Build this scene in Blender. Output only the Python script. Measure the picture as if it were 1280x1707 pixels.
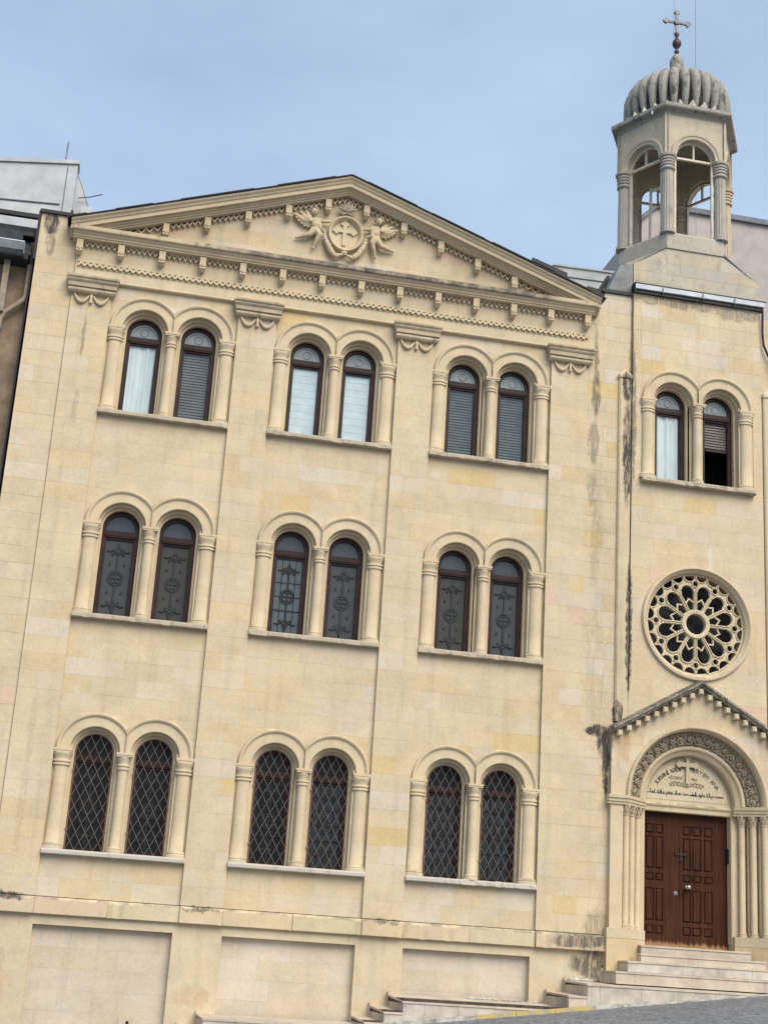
import bpy, math, random
import numpy as np
from mathutils import Matrix, Vector

for o in list(bpy.data.objects):
    bpy.data.objects.remove(o, do_unlink=True)
scene = bpy.context.scene
C = scene.collection
PI = math.pi
R = math.radians

# ------------------------------------------------------------------ camera
CAM_LOC = Vector((-3.4502, -23.4851, -1.3422))
ROLL, PITCH, YAW = 0.063867, 0.302465, 0.188790
fwd = Vector((math.sin(YAW)*math.cos(PITCH), math.cos(YAW)*math.cos(PITCH), math.sin(PITCH)))
right0 = Vector((math.cos(YAW), -math.sin(YAW), 0))
up0 = right0.cross(fwd)
rgt = math.cos(ROLL)*right0 + math.sin(ROLL)*up0
upv = -math.sin(ROLL)*right0 + math.cos(ROLL)*up0
cd = bpy.data.cameras.new('camera')
cd.sensor_fit = 'VERTICAL'
cd.sensor_height = 36.0
cd.lens = 2427.2/1707*36.0
cd.clip_start = 0.1
cd.clip_end = 3000
cam = bpy.data.objects.new('camera', cd)
C.objects.link(cam)
M = Matrix.Identity(4)
for i in range(3):
    M[i][0] = rgt[i]; M[i][1] = upv[i]; M[i][2] = -fwd[i]; M[i][3] = CAM_LOC[i]
cam.matrix_world = M
scene.camera = cam

# ------------------------------------------------------------------ sky and sun
SUN_EL, SUN_AZ = R(47), R(22)      # sun stands in front of the facade, a little to the right
world = bpy.data.worlds.new('World')
scene.world = world
world.use_nodes = True
wn = world.node_tree.nodes; wl = world.node_tree.links
wn.clear()
wo = wn.new('ShaderNodeOutputWorld')
bg = wn.new('ShaderNodeBackground')
sky = wn.new('ShaderNodeTexSky')
sky.sky_type = 'NISHITA'
sky.sun_disc = False
sky.sun_elevation = SUN_EL
sky.sun_rotation = PI - SUN_AZ
sky.air_density = 1.0
sky.dust_density = 1.0
sky.ozone_density = 1.6
# thin veil of cloud over the whole sky
tc = wn.new('ShaderNodeTexCoord')
mp = wn.new('ShaderNodeMapping'); mp.inputs['Scale'].default_value = (1.0, 1.0, 2.2)
nz = wn.new('ShaderNodeTexNoise'); nz.inputs['Scale'].default_value = 2.6; nz.inputs['Detail'].default_value = 5; nz.inputs['Roughness'].default_value = 0.55
cr = wn.new('ShaderNodeValToRGB')
cr.color_ramp.elements[0].position = 0.30; cr.color_ramp.elements[0].color = (0.52, 0.52, 0.52, 1)
cr.color_ramp.elements[1].position = 0.72; cr.color_ramp.elements[1].color = (0.88, 0.88, 0.88, 1)
mixw = wn.new('ShaderNodeMix'); mixw.data_type = 'RGBA'
wl.new(tc.outputs['Generated'], mp.inputs['Vector']); wl.new(mp.outputs['Vector'], nz.inputs['Vector'])
wl.new(nz.outputs['Fac'], cr.inputs['Fac']); wl.new(cr.outputs['Color'], mixw.inputs['Factor'])
wl.new(sky.outputs['Color'], mixw.inputs['A'])
mixw.inputs['B'].default_value = (4.75, 6.15, 7.95, 1)
wl.new(mixw.outputs['Result'], bg.inputs['Color'])
bg.inputs['Strength'].default_value = 0.0690
wl.new(bg.outputs['Background'], wo.inputs['Surface'])
sd = bpy.data.lights.new('sun', 'SUN')
sd.energy = 2.3
sd.angle = R(48)
sd.color = (1.0, 0.92, 0.80)
sun = bpy.data.objects.new('sun', sd); C.objects.link(sun)
sdir = Vector((math.sin(SUN_AZ)*math.cos(SUN_EL), -math.cos(SUN_AZ)*math.cos(SUN_EL), math.sin(SUN_EL)))
sun.rotation_euler = sdir.to_track_quat('Z', 'Y').to_euler()
sun.location = (10, -20, 30)
scene.view_settings.view_transform = 'Standard'
scene.view_settings.look = 'None'
scene.view_settings.exposure = 0.89
scene.view_settings.gamma = 1.0
scene.view_settings.use_curve_mapping = False
scene.render.engine = 'CYCLES'
scene.cycles.use_denoising = True
scene.cycles.max_bounces = 6
scene.cycles.diffuse_bounces = 3
scene.cycles.transparent_max_bounces = 8

# ------------------------------------------------------------------ materials
class NT:
    def __init__(s, name):
        s.m = bpy.data.materials.new(name); s.m.use_nodes = True
        s.n = s.m.node_tree.nodes; s.l = s.m.node_tree.links
        s.p = s.n['Principled BSDF']; s.out = s.n['Material Output']
    def new(s, t, **kw):
        n = s.n.new(t)
        for k, v in kw.items(): setattr(n, k, v)
        return n
    def link(s, a, b): s.l.new(a, b)
    def val(s, sock, v):
        if hasattr(v, 'links'): s.l.new(v, sock)
        else: sock.default_value = v
    def math(s, op, a, b=0.0, c=0.0, clamp=False):
        n = s.n.new('ShaderNodeMath'); n.operation = op; n.use_clamp = clamp
        s.val(n.inputs[0], a); s.val(n.inputs[1], b); s.val(n.inputs[2], c)
        return n.outputs[0]
    def noise(s, vec, scale, detail=4, rough=0.55, dist=0.0):
        n = s.n.new('ShaderNodeTexNoise')
        s.l.new(vec, n.inputs['Vector'])
        n.inputs['Scale'].default_value = scale; n.inputs['Detail'].default_value = detail
        n.inputs['Roughness'].default_value = rough; n.inputs['Distortion'].default_value = dist
        return n.outputs['Fac']
    def mapping(s, vec, scale, loc=(0, 0, 0)):
        n = s.n.new('ShaderNodeMapping'); s.l.new(vec, n.inputs['Vector'])
        n.inputs['Scale'].default_value = scale; n.inputs['Location'].default_value = loc
        return n.outputs['Vector']
    def ramp(s, fac, a, b, ca=0.0, cb=1.0):
        n = s.n.new('ShaderNodeMapRange'); n.interpolation_type = 'SMOOTHSTEP'
        s.l.new(fac, n.inputs['Value'])
        n.inputs['From Min'].default_value = a; n.inputs['From Max'].default_value = b
        n.inputs['To Min'].default_value = ca; n.inputs['To Max'].default_value = cb
        return n.outputs['Result']
    def mix(s, fac, a, b, blend='MIX'):
        n = s.n.new('ShaderNodeMix'); n.data_type = 'RGBA'; n.blend_type = blend
        s.val(n.inputs['Factor'], fac)
        for k, v in (('A', a), ('B', b)):
            if hasattr(v, 'links'): s.l.new(v, n.inputs[k])
            else: n.inputs[k].default_value = (*v, 1)
        return n.outputs['Result']
    def bump(s, h, strength, dist):
        n = s.n.new('ShaderNodeBump'); s.l.new(h, n.inputs['Height'])
        n.inputs['Strength'].default_value = strength; n.inputs['Distance'].default_value = dist
        s.l.new(n.outputs['Normal'], s.p.inputs['Normal'])

# dark water stains, mould and rust that the photograph shows: centre x, z, half width, half height, amount
STAINS = [
    (4.97, 2.70, .25, .10, 1.0), (5.08, 2.50, .13, .22, 1.0), (5.12, 2.25, .09, .25, 1.0), (5.13, 1.95, .045, .40, 1.0), (5.30, 3.02, .09, .26, .95),
    (5.42, 7.75, .09, 1.05, 1.0), (5.40, 9.05, .10, .32, 1.0), (5.52, 8.55, .08, 1.6, .7), (5.49, 4.6, .07, 1.3, .95),
    (4.82, 9.75, .05, .6, .6), (4.80, 7.9, .12, .45, .5), (4.79, 7.0, .10, .4, .42), (4.84, 8.85, .09, .5, .7), (4.86, 6.0, .10, .8, .3), (4.9, 3.9, .2, 1.2, .2),
    (-5.14, 10.62, .13, .22, .95), (-5.12, 10.25, .09, .25, .55), (-4.36, 8.6, .035, .4, .5), (-4.34, 7.3, .05, .35, .3),
    (-4.45, -.66, .35, .07, .9), (-1.45, -.67, .35, .04, .7), (4.75, -.75, .55, .12, .8), (4.95, -1.1, .42, .24, .8),
    (5.0, -.55, .25, .35, .45), (5.35, -1.2, .3, .12, .6), (5.05, 5.2, .35, 3.0, .12),
    (1.43, -.64, .35, .03, .6), (-4.6, -1.6, .35, .25, .35), (-4.35, 1.2, .06, 1.4, .16), (6.4, 10.9, 1.0, .1, .55), (7.6, 10.85, .5, .14, .5),
]
RUST = [(5.32, 2.42, .045, .34, .7), (5.45, 2.48, .08, .34, .8), (5.72, 2.72, .05, .25, .5), (-3.1, 10.92, .16, .12, .6), (-2.6, 10.95, .12, .1, .3),
        (7.95, 2.72, .1, .25, .5), (-1.45, -1.95, .3, .18, .5), (1.35, -1.6, .35, .1, .3), (-4.5, -1.9, .4, .3, .5), (3.05, 2.52, .13, .07, .35), (1.42, -.25, .16, .1, .25), (-.95, 4.35, .12, .05, .3), (1.95, 4.6, .09, .1, .3)]

PALE = [(1.93, 6.93, .12, .06, .8), (5.95, 10.62, .22, .10, .7), (5.85, 9.95, .22, .28, .5), (-5.18, 6.6, .05, .10, .8), (-5.15, 5.4, .09, .03, .7), (7.02, 6.0, .05, .26, .8), (5.1, 10.2, .05, .3, .5), (5.12, 9.3, .05, .35, .5), (1.4, 4.25, .12, .05, .6), (-1.4, 2.0, .05, .15, .5)]

def stone_material(name, stains=True, mul=1.0, rough=0.86, soot_or_shade=0.35, gray=None, xr=None, relief=(.42, .012)):
    t = NT(name)
    geo = t.new('ShaderNodeNewGeometry')
    pos = geo.outputs['Position']
    att = t.new('ShaderNodeAttribute'); att.attribute_name = 'tint'
    col = att.outputs['Color']
    def tri(vec, scale, detail, rough):
        n = t.new('ShaderNodeTexNoise'); t.link(vec, n.inputs['Vector'])
        n.inputs['Scale'].default_value = scale; n.inputs['Detail'].default_value = detail; n.inputs['Roughness'].default_value = rough
        sp_ = t.new('ShaderNodeSeparateColor'); t.link(n.outputs['Color'], sp_.inputs[0])
        return sp_.outputs[0], sp_.outputs[1], sp_.outputs[2]
    big, patch, patch2 = tri(t.mapping(pos, (1, 1, 1.3)), 1.15, 4, .6)
    mid, sn0, gm = tri(pos, 3.9, 4, .66)
    sp, fine, dk = tri(t.mapping(pos, (1, 1, .75)), 26, 4, .75)
    streak = t.noise(t.mapping(pos, (5.5, 5.5, .35)), 1.0, 3, .6)
    v = t.math('ADD', t.ramp(big, .25, .75, -.07, .07), t.ramp(mid, .25, .75, -.05, .045))
    v = t.math('ADD', v, t.ramp(fine, .25, .75, -.07, .06))
    v = t.math('ADD', v, t.ramp(streak, .5, .8, .0, -.13))
    v = t.math('ADD', v, mul)
    vm = t.new('ShaderNodeVectorMath', operation='SCALE')
    t.link(col, vm.inputs[0]); t.link(v, vm.inputs['Scale'])
    col = vm.outputs['Vector']
    # warm and pale patches
    col = t.mix(t.ramp(patch, .52, .72, 0, .28), col, (0.60, 0.455, 0.275))
    col = t.mix(t.ramp(patch2, .54, .72, 0, .36), col, (0.58, 0.53, 0.44))
    # soot on ledges that face the sky
    sep = t.new('ShaderNodeSeparateXYZ'); t.link(geo.outputs['True Normal'], sep.inputs[0])
    ledge = t.ramp(sep.outputs['Z'], .35, .8, 0, 1)
    sn = t.ramp(sn0, .38, .62, 0, 1)
    col = t.mix(t.math('MULTIPLY', t.math('MULTIPLY', ledge, sn), soot_or_shade*1.6, clamp=True), col, (0.07, 0.065, 0.058))
    # pits and specks
    col = t.mix(t.ramp(sp, .64, .76, 0, .42), col, (0.20, 0.16, 0.105))
    if stains:
        ps = t.new('ShaderNodeSeparateXYZ'); t.link(pos, ps.inputs[0])
        wob, wob2, wob3 = tri(pos, 4.6, 5, .74)
        wx = t.math('MULTIPLY_ADD', wob, .16, t.math('ADD', ps.outputs['X'], -.08))
        wz = t.math('MULTIPLY_ADD', wob2, .3, t.math('ADD', ps.outputs['Z'], -.15))
        grain = t.ramp(t.noise(t.mapping(pos, (1.6, 1.6, .38)), 9, 5, .75), .34, .56, .0, 1.0)
        for lst, tone in ((PALE, (0.60, 0.58, 0.53)), (STAINS, (0.028, 0.028, 0.03)), (RUST, (0.42, 0.21, 0.10))):
            tot = None
            for (cx, cz, rx, rz, a) in lst:
                dx = t.math('MULTIPLY', t.math('ADD', wx, -cx), 1/rx)
                dz = t.math('MULTIPLY', t.math('ADD', wz, -cz), 1/rz)
                d = t.math('ADD', t.math('MULTIPLY', dx, dx), t.math('MULTIPLY', dz, dz))
                m = t.ramp(d, .45, 1.25, a, 0)
                tot = m if tot is None else t.math('MAXIMUM', tot, m)
            thr = t.math('MULTIPLY', tot, t.math('MULTIPLY_ADD', grain, .85, t.math('MULTIPLY', tot, .25)), clamp=True)
            col = t.mix(t.math('MULTIPLY', thr, .92 if tone[0] < .1 else .55), col, tone)
    if gray is not None:
        gf = t.ramp(gm, .30, .62, gray[0], gray[1])
        if xr:
            px_ = t.new('ShaderNodeSeparateXYZ'); t.link(pos, px_.inputs[0])
            gf = t.math('MULTIPLY', gf, t.math('MAXIMUM', t.math('MULTIPLY', t.ramp(px_.outputs['X'], xr[0], xr[0]+1.2), t.ramp(px_.outputs['X'], xr[1], xr[1]-.6)), t.ramp(px_.outputs['X'], 4.9, 5.1, .12, 1)))
        col = t.mix(gf, col, gray[2])
        dk = t.noise(t.mapping(pos, (1, 1, .45)), 6.5, 4, .75)
        col = t.mix(t.ramp(dk, .52, .72, 0, gray[3]), col, (0.05, 0.05, 0.047))
    t.link(col, t.p.inputs['Base Color'])
    t.p.inputs['Roughness'].default_value = rough
    t.p.inputs['Specular IOR Level'].default_value = 0.25
    t.bump(t.noise(pos, 15, 4, .75), *relief)
    return t.m

def flat_material(name, col, rough=.6, var=.12, scale=8, metallic=0.0, spec=.4, col2=None, stretch=(1, 1, 1), bump=0.0):
    t = NT(name)
    tcn = t.new('ShaderNodeNewGeometry')
    pos = t.mapping(tcn.outputs['Position'], stretch)
    n1 = t.noise(pos, scale, 6, .65)
    c2 = col2 if col2 else tuple(c*(1-var*2.2) for c in col)
    c1 = tuple(min(1, c*(1+var*.5)) for c in col)
    c = t.mix(t.ramp(n1, .3, .72), c1, c2)
    t.link(c, t.p.inputs['Base Color'])
    t.p.inputs['Roughness'].default_value = rough
    t.p.inputs['Metallic'].default_value = metallic
    t.p.inputs['Specular IOR Level'].default_value = spec
    if bump: t.bump(t.noise(pos, scale*3, 5, .7), bump, .01)
    return t.m

MAT = {}
MAT['stone'] = stone_material('limestone', stains=False)
MAT['stained'] = stone_material('stained_limestone')
MAT['cornice_cap'] = stone_material('sooty_limestone', stains=False, soot_or_shade=.9, gray=(.25, .95, (0.13, 0.118, 0.10), .9), xr=(-2.6, 4.2))
MAT['belfry'] = stone_material('belfry_limestone', stains=False, gray=(.12, .55, (0.40, 0.37, 0.30), .30))
MAT['gray_stone'] = stone_material('weathered_gray_stone', stains=False, gray=(.7, .92, (0.37, 0.345, 0.305), .4))
MAT['dome'] = stone_material('dome_stone', stains=False, soot_or_shade=.5, gray=(.7, .98, (0.33, 0.312, 0.27), .95), relief=(.9, .035))
MAT['sill_gray'] = stone_material('marble_sill', stains=False, soot_or_shade=.2, gray=(.6, .8, (0.43, 0.42, 0.39), .25))
MAT['dark_carved'] = stone_material('dark_carved_stone', stains=False, gray=(.35, .75, (0.24, 0.20, 0.145), .45))  # soot, plus the carved band's recess shading put into the colour
MAT['sill_stone'] = stone_material('weathered_sill_stone', stains=False, soot_or_shade=.6, gray=(.15, .8, (0.36, 0.31, 0.235), .55))
MAT['capital_stone'] = stone_material('weathered_capital_stone', stains=False, soot_or_shade=.8, gray=(.0, .7, (0.36, 0.30, 0.215), .5))
MAT['soot_or_shade'] = flat_material('groove_shade_core', (0.050, 0.048, 0.044), .95, .4, 5, bump=.5)  # dome core: shade in the grooves between ribs, put in as near-black colour
MAT['mortar'] = flat_material('mortar', (0.50, 0.40, 0.255), .95, .2, 6)
MAT['plaster'] = stone_material('base_plaster')
MAT['stringstone'] = MAT['stained']
MAT['wood_frame'] = flat_material('mahogany_frame', (0.030, 0.010, 0.008), .5, .3, 5, spec=.25)
MAT['white_frame'] = flat_material('cream_painted_wood', (0.62, 0.55, 0.44), .55, .1, 9)
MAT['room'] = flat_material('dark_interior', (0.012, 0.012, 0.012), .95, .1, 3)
MAT['iron'] = flat_material('painted_iron', (0.16, 0.145, 0.13), .6, .3, 18, spec=.3, col2=(0.15, 0.10, 0.075))
MAT['black_lead'] = flat_material('black_lead_cames', (0.006, 0.006, 0.007), .6, .1, 10)
MAT['gray_lead'] = flat_material('screened_lead_cames', (0.029, 0.033, 0.036), .75, .1, 10)
MAT['faint_lead'] = flat_material('faintly_seen_cames', (0.036, 0.040, 0.043), .8, .1, 10)
MAT['dark_metal'] = flat_material('dark_sheet_metal', (0.022, 0.021, 0.022), .55, .3, 4, metallic=.2)
MAT['zinc'] = flat_material('pale_zinc_gutter', (0.68, 0.71, 0.74), .5, .10, 5)
MAT['gray_metal'] = flat_material('gray_gutter_metal', (0.17, 0.18, 0.19), .45, .2, 5, metallic=.35)
MAT['lead'] = flat_material('lead_flashing', (0.20, 0.20, 0.20), .6, .25, 3, metallic=.1)
MAT['cross_metal'] = flat_material('gray_painted_iron', (0.16, 0.155, 0.165), .5, .3, 14, metallic=.3)
MAT['ball_metal'] = flat_material('dull_copper', (0.085, 0.05, 0.052), .45, .3, 9, metallic=.4)
MAT['letter'] = flat_material('black_letter_paint', (0.035, 0.028, 0.024), .7, .4, 30)
MAT['cable'] = flat_material('black_cable', (0.012, 0.011, 0.011), .6, .2, 6)
MAT['stucco'] = flat_material('brown_stucco', (0.30, 0.225, 0.15), .95, .22, 2.2, bump=.4)
MAT['concrete'] = flat_material('pale_concrete', (0.50, 0.51, 0.51), .92, .16, 1.6, bump=.25, col2=(0.38, 0.39, 0.40))
MAT['pink_wall'] = flat_material('beige_render', (0.42, 0.372, 0.35), .92, .10, 1.2, bump=.2)
MAT['coping'] = flat_material('gray_coping', (0.14, 0.155, 0.18), .6, .2, 4)
MAT['roof_dark'] = flat_material('dark_roofing', (0.03, 0.031, 0.035), .85, .25, 7, bump=.4)
MAT['tan_pipe'] = flat_material('tan_painted_pipe', (0.30, 0.24, 0.165), .6, .2, 6)
MAT['knob'] = flat_material('steel_knob', (0.55, 0.54, 0.50), .3, .15, 20, metallic=.9)
MAT['step'] = flat_material('pink_marble_step', (0.53, 0.45, 0.355), .7, .10, 3.0, bump=.2, col2=(0.40, 0.335, 0.26))
MAT['step_white'] = flat_material('pale_marble_riser', (0.54, 0.49, 0.41), .7, .12, 2.6, bump=.2, col2=(0.33, 0.295, 0.25))
MAT['step_joint'] = flat_material('dark_step_joint', (0.09, 0.07, 0.055), .95, .3, 9)
MAT['yellow'] = flat_material('yellow_kerb_paint', (0.50, 0.36, 0.09), .85, .35, 7, col2=(0.34, 0.31, 0.25))
MAT['kerb_white'] = flat_material('pale_kerb', (0.52, 0.49, 0.44), .8, .25, 8)

def asphalt():
    t = NT('asphalt')
    pos = t.new('ShaderNodeNewGeometry').outputs['Position']
    a = t.noise(t.mapping(pos, (1, .22, 1)), 21, 5, .85, .3); b = t.noise(pos, .8, 4, .6)
    v = t.new('ShaderNodeTexVoronoi'); t.link(pos, v.inputs['Vector']); v.inputs['Scale'].default_value = 22
    c = t.mix(t.ramp(a, .36, .64), (0.075, 0.080, 0.088), (0.26, 0.27, 0.285))
    c = t.mix(t.ramp(v.outputs['Distance'], .05, .30, .35, 0), c, (0.33, 0.35, 0.37))
    c = t.mix(t.ramp(b, .35, .7, 0, .3), c, (0.10, 0.105, 0.115))
    t.link(c, t.p.inputs['Base Color']); t.p.inputs['Roughness'].default_value = .8
    t.bump(t.math('ADD', a, v.outputs['Distance']), .8, .02)
    return t.m
MAT['asphalt'] = asphalt()

def glass(name, tintc=(1, 1, 1), haze=0.0, hazec=(.5, .5, .5), refl=1.0):
    t = NT(name); t.n.remove(t.p)
    tr = t.new('ShaderNodeBsdfTransparent'); tr.inputs[0].default_value = (*tintc, 1)
    gl = t.new('ShaderNodeBsdfGlossy'); gl.inputs['Roughness'].default_value = .04
    lw = t.new('ShaderNodeLayerWeight'); lw.inputs['Blend'].default_value = .5
    fr = t.math('MULTIPLY_ADD', t.math('POWER', lw.outputs['Facing'], 5.0), .95, .05)
    mx = t.new('ShaderNodeMixShader')
    t.link(t.math('MULTIPLY', fr, refl, clamp=True), mx.inputs[0])
    last = tr.outputs[0]
    if haze:
        df = t.new('ShaderNodeBsdfDiffuse'); df.inputs[0].default_value = (*hazec, 1)
        m2 = t.new('ShaderNodeMixShader'); m2.inputs[0].default_value = haze
        t.link(tr.outputs[0], m2.inputs[1]); t.link(df.outputs[0], m2.inputs[2]); last = m2.outputs[0]
    t.link(last, mx.inputs[1]); t.link(gl.outputs[0], mx.inputs[2]); t.link(mx.outputs[0], t.out.inputs['Surface'])
    return t.m
MAT['glass'] = glass('window_glass', (.93, .96, .96), refl=.9)

def pane_mat(name, c1, c2, rough=.2, scale=9, spec=.5):
    t = NT(name)
    pos = t.new('ShaderNodeNewGeometry').outputs['Position']
    n = t.noise(pos, scale, 6, .7)
    f = t.noise(pos, 70, 2, .8)
    c = t.mix(t.ramp(n, .3, .7), c1, c2)
    c = t.mix(t.ramp(f, .3, .7, 0, .3), c, tuple(min(1, x*1.7) for x in c1))
    t.link(c, t.p.inputs['Base Color']); t.p.inputs['Roughness'].default_value = rough
    t.p.inputs['Specular IOR Level'].default_value = spec
    t.bump(n, .08, .01)
    return t.m
MAT['pane_blue'] = pane_mat('bluish_leaded_glass', (0.060, 0.080, 0.090), (0.085, 0.105, 0.112), .3, spec=.3)
MAT['pane_screen'] = pane_mat('screened_window', (0.036, 0.042, 0.047), (0.048, 0.055, 0.060), .6, spec=.3)
MAT['pane_dim'] = pane_mat('dim_screened_window', (0.034, 0.036, 0.035), (0.046, 0.047, 0.044), .65, spec=.3)
MAT['pane_dark'] = pane_mat('dark_leaded_glass', (0.005, 0.007, 0.008), (0.012, 0.015, 0.017), .3, spec=.2)
MAT['pane_steel'] = pane_mat('dark_bluish_leaded_glass', (0.016, 0.021, 0.025), (0.030, 0.037, 0.043), .3, spec=.25)
MAT['lunette'] = pane_mat('frosted_lunette_glass', (0.17, 0.195, 0.205), (0.29, 0.32, 0.33), .4, 14, spec=.3)
MAT['lunette_dark'] = pane_mat('smoky_lunette_glass', (0.045, 0.054, 0.066), (0.07, 0.082, 0.096), .3, 14, spec=.3)
MAT['rose_glass'] = pane_mat('rose_dark_glass', (0.010, 0.011, 0.013), (0.018, 0.019, 0.021), .5, 5, spec=.2)
MAT['curtain'] = flat_material('white_net_curtain', (0.76, 0.78, 0.78), .9, .06, 4, stretch=(1.2, 1.2, .5))
MAT['shade'] = flat_material('white_roman_shade', (0.72, 0.76, 0.78), .9, .06, 5)
MAT['blind'] = flat_material('gray_venetian_blind', (0.135, 0.125, 0.115), .6, .15, 4)
MAT['blind_lace'] = flat_material('patterned_gray_blind', (0.075, 0.077, 0.078), .7, .15, 4.5, col2=(0.14, 0.143, 0.145), stretch=(1, 1, 2.2))
MAT['lace'] = flat_material('lace_pattern', (0.17, 0.20, 0.22), .9, .1, 9)

def door_mat():
    t = NT('oiled_door_wood')
    pos = t.new('ShaderNodeNewGeometry').outputs['Position']
    g = t.noise(t.mapping(pos, (22, 22, 1.1)), 1.0, 6, .7, .6)
    b = t.noise(pos, 2.2, 4, .6)
    c = t.mix(t.ramp(g, .3, .72), (0.033, 0.011, 0.005), (0.078, 0.027, 0.011))
    c = t.mix(t.ramp(b, .4, .7, 0, .45), c, (0.026, 0.010, 0.005))
    # boards worn bare along the bottom edge
    ps = t.new('ShaderNodeSeparateXYZ'); t.link(pos, ps.inputs[0])
    w = t.math('ADD', ps.outputs['Z'], t.math('MULTIPLY', g, -.22))
    c = t.mix(t.ramp(w, -.74, -.82, 0, .8), c, (0.38, 0.22, 0.11))
    t.link(c, t.p.inputs['Base Color']); t.p.inputs['Roughness'].default_value = .52
    t.p.inputs['Specular IOR Level'].default_value = .12
    t.bump(g, .3, .006)
    return t.m
MAT['door'] = door_mat()

# ------------------------------------------------------------------ mesh helpers
BASE = (0.570, 0.461, 0.302)
class MB:
    def __init__(s):
        s.v = []; s.f = []; s.t = []; s.sm = []; s.k = 0
    def add(s, vs, fs, tint=None, smooth=False):
        b = len(s.v); s.v += [tuple(p) for p in vs]
        for f in fs:
            s.f.append(tuple(b+i for i in f)); s.t.append(tint); s.sm.append(smooth)
    def box(s, x0, x1, y0, y1, z0, z1, tint=None):
        vs = [(x0,y0,z0),(x1,y0,z0),(x1,y1,z0),(x0,y1,z0),(x0,y0,z1),(x1,y0,z1),(x1,y1,z1),(x0,y1,z1)]
        s.add(vs, [(0,1,5,4),(1,2,6,5),(2,3,7,6),(3,0,4,7),(4,5,6,7),(3,2,1,0)], tint)
    def prism(s, poly, y0, y1, tint=None, ch=0.0):
        # poly: (x, z) counter-clockwise seen from the front (-y)
        n = len(poly)
        if ch:
            cx = sum(p[0] for p in poly)/n; cz = sum(p[1] for p in poly)/n
            def sh(p):
                dx, dz = p[0]-cx, p[1]-cz; l = math.hypot(dx, dz) or 1
                return (p[0]-dx/l*ch*1.3, p[1]-dz/l*ch*1.3)
            fr = [sh(p) for p in poly]
            vs = [(x, y0, z) for x, z in fr]+[(x, y0+ch, z) for x, z in poly]+[(x, y1, z) for x, z in poly]
            fs = [tuple(range(n))]
            for lv in range(2):
                for i in range(n):
                    j = (i+1) % n; a = lv*n
                    fs.append((a+j, a+i, a+n+i, a+n+j))
            s.add(vs, fs, tint); return
        vs = [(x, y0, z) for x, z in poly]+[(x, y1, z) for x, z in poly]
        fs = [tuple(range(n)), tuple(range(2*n-1, n-1, -1))]
        for i in range(n):
            j = (i+1) % n
            fs.append((j, i, n+i, n+j))
        s.add(vs, fs, tint)
    def lathe(s, prof, cx=0, cy=0, n=20, a0=0, a1=2*PI, sy=1.0, tint=None, smooth=True, flute=None):
        full = abs(a1-a0-2*PI) < 1e-6
        m = n if full else n+1
        vs = []
        for r, z in prof:
            for i in range(m):
                a = a0+(a1-a0)*i/n
                rr = r*(flute(a, z) if flute else 1)
                vs.append((cx+rr*math.cos(a), cy+rr*math.sin(a)*sy, z))
        fs = []
        for k in range(len(prof)-1):
            for i in range(n):
                j = (i+1) % m
                fs.append((k*m+i, k*m+j, (k+1)*m+j, (k+1)*m+i))
        if full:
            if prof[0][0] > 1e-4: fs.append(tuple(range(m-1, -1, -1)))
            if prof[-1][0] > 1e-4: fs.append(tuple((len(prof)-1)*m+i for i in range(m)))
        s.add(vs, fs, tint, smooth)
    def sweep_x(s, prof, x0, x1, n=1, tint=None, jit=None):
        # closed profile of (y, z), counter-clockwise seen from +x
        m = len(prof); vs = []; fs = []
        for k in range(n+1):
            x = x0+(x1-x0)*k/n
            for i, (y, z) in enumerate(prof):
                dy, dz = jit(k, i) if jit else (0, 0)
                vs.append((x, y+dy, z+dz))
        for k in range(n):
            for i in range(m):
                j = (i+1) % m
                fs.append((k*m+i, (k+1)*m+i, (k+1)*m+j, k*m+j))
        fs.append(tuple(range(m))); fs.append(tuple(n*m+i for i in range(m-1, -1, -1)))
        s.add(vs, fs, tint)
    def ring_sweep(s, prof, cx, cz, a0, a1, n, clampx=None, tint=None, smooth=True):
        # profile of (r, y) swept about the y axis; clampx=(plane, side) keeps the ring on one side of a plane
        vs = []; m = len(prof); fs = []
        for k in range(n+1):
            a = a0+(a1-a0)*k/n
            for r, y in prof:
                rr = r
                if clampx is not None:
                    px, sd_ = clampx; c = math.cos(a); lim = (px-cx)
                    if sd_*c > 1e-6 and rr*c*sd_ > lim*sd_: rr = lim/c
                vs.append((cx+rr*math.cos(a), y, cz+rr*math.sin(a)))
        for k in range(n):
            for i in range(m-1):
                fs.append((k*m+i, k*m+i+1, (k+1)*m+i+1, (k+1)*m+i))
        s.add(vs, fs, tint, smooth)
    def ribbon(s, pts, w, y0, y1, closed=False, tint=None):
        # flat bar that follows a polyline in x, z
        s.k += 1; y0 = y0-(s.k % 23)*.00035
        P = [Vector(p) for p in pts]; n = len(P); L = []; Rr = []
        for i in range(n):
            if closed: a, b = P[i-1], P[(i+1) % n]
            else: a, b = P[max(i-1, 0)], P[min(i+1, n-1)]
            d1 = (P[i]-a); d2 = (b-P[i])
            if d1.length < 1e-9: d1 = d2
            if d2.length < 1e-9: d2 = d1
            d1 = d1.normalized(); d2 = d2.normalized(); t = (d1+d2)
            t = t.normalized() if t.length > 1e-6 else d1
            nn = Vector((-t.y, t.x)); k = max(.4, nn.dot(Vector((-d1.y, d1.x))))
            wi = (w(i/(n-1)) if callable(w) else w)*.5/k
            L.append(P[i]+nn*wi); Rr.append(P[i]-nn*wi)
        vs = []
        for i in range(n):
            vs += [(L[i].x, y0, L[i].y), (Rr[i].x, y0, Rr[i].y), (L[i].x, y1, L[i].y), (Rr[i].x, y1, Rr[i].y)]
        fs = []
        for i in range(n if closed else n-1):
            a = 4*i; b = 4*((i+1) % n)
            fs += [(a, a+1, b+1, b), (a+2, a, b, b+2), (a+1, a+3, b+3, b+1)]
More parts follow.
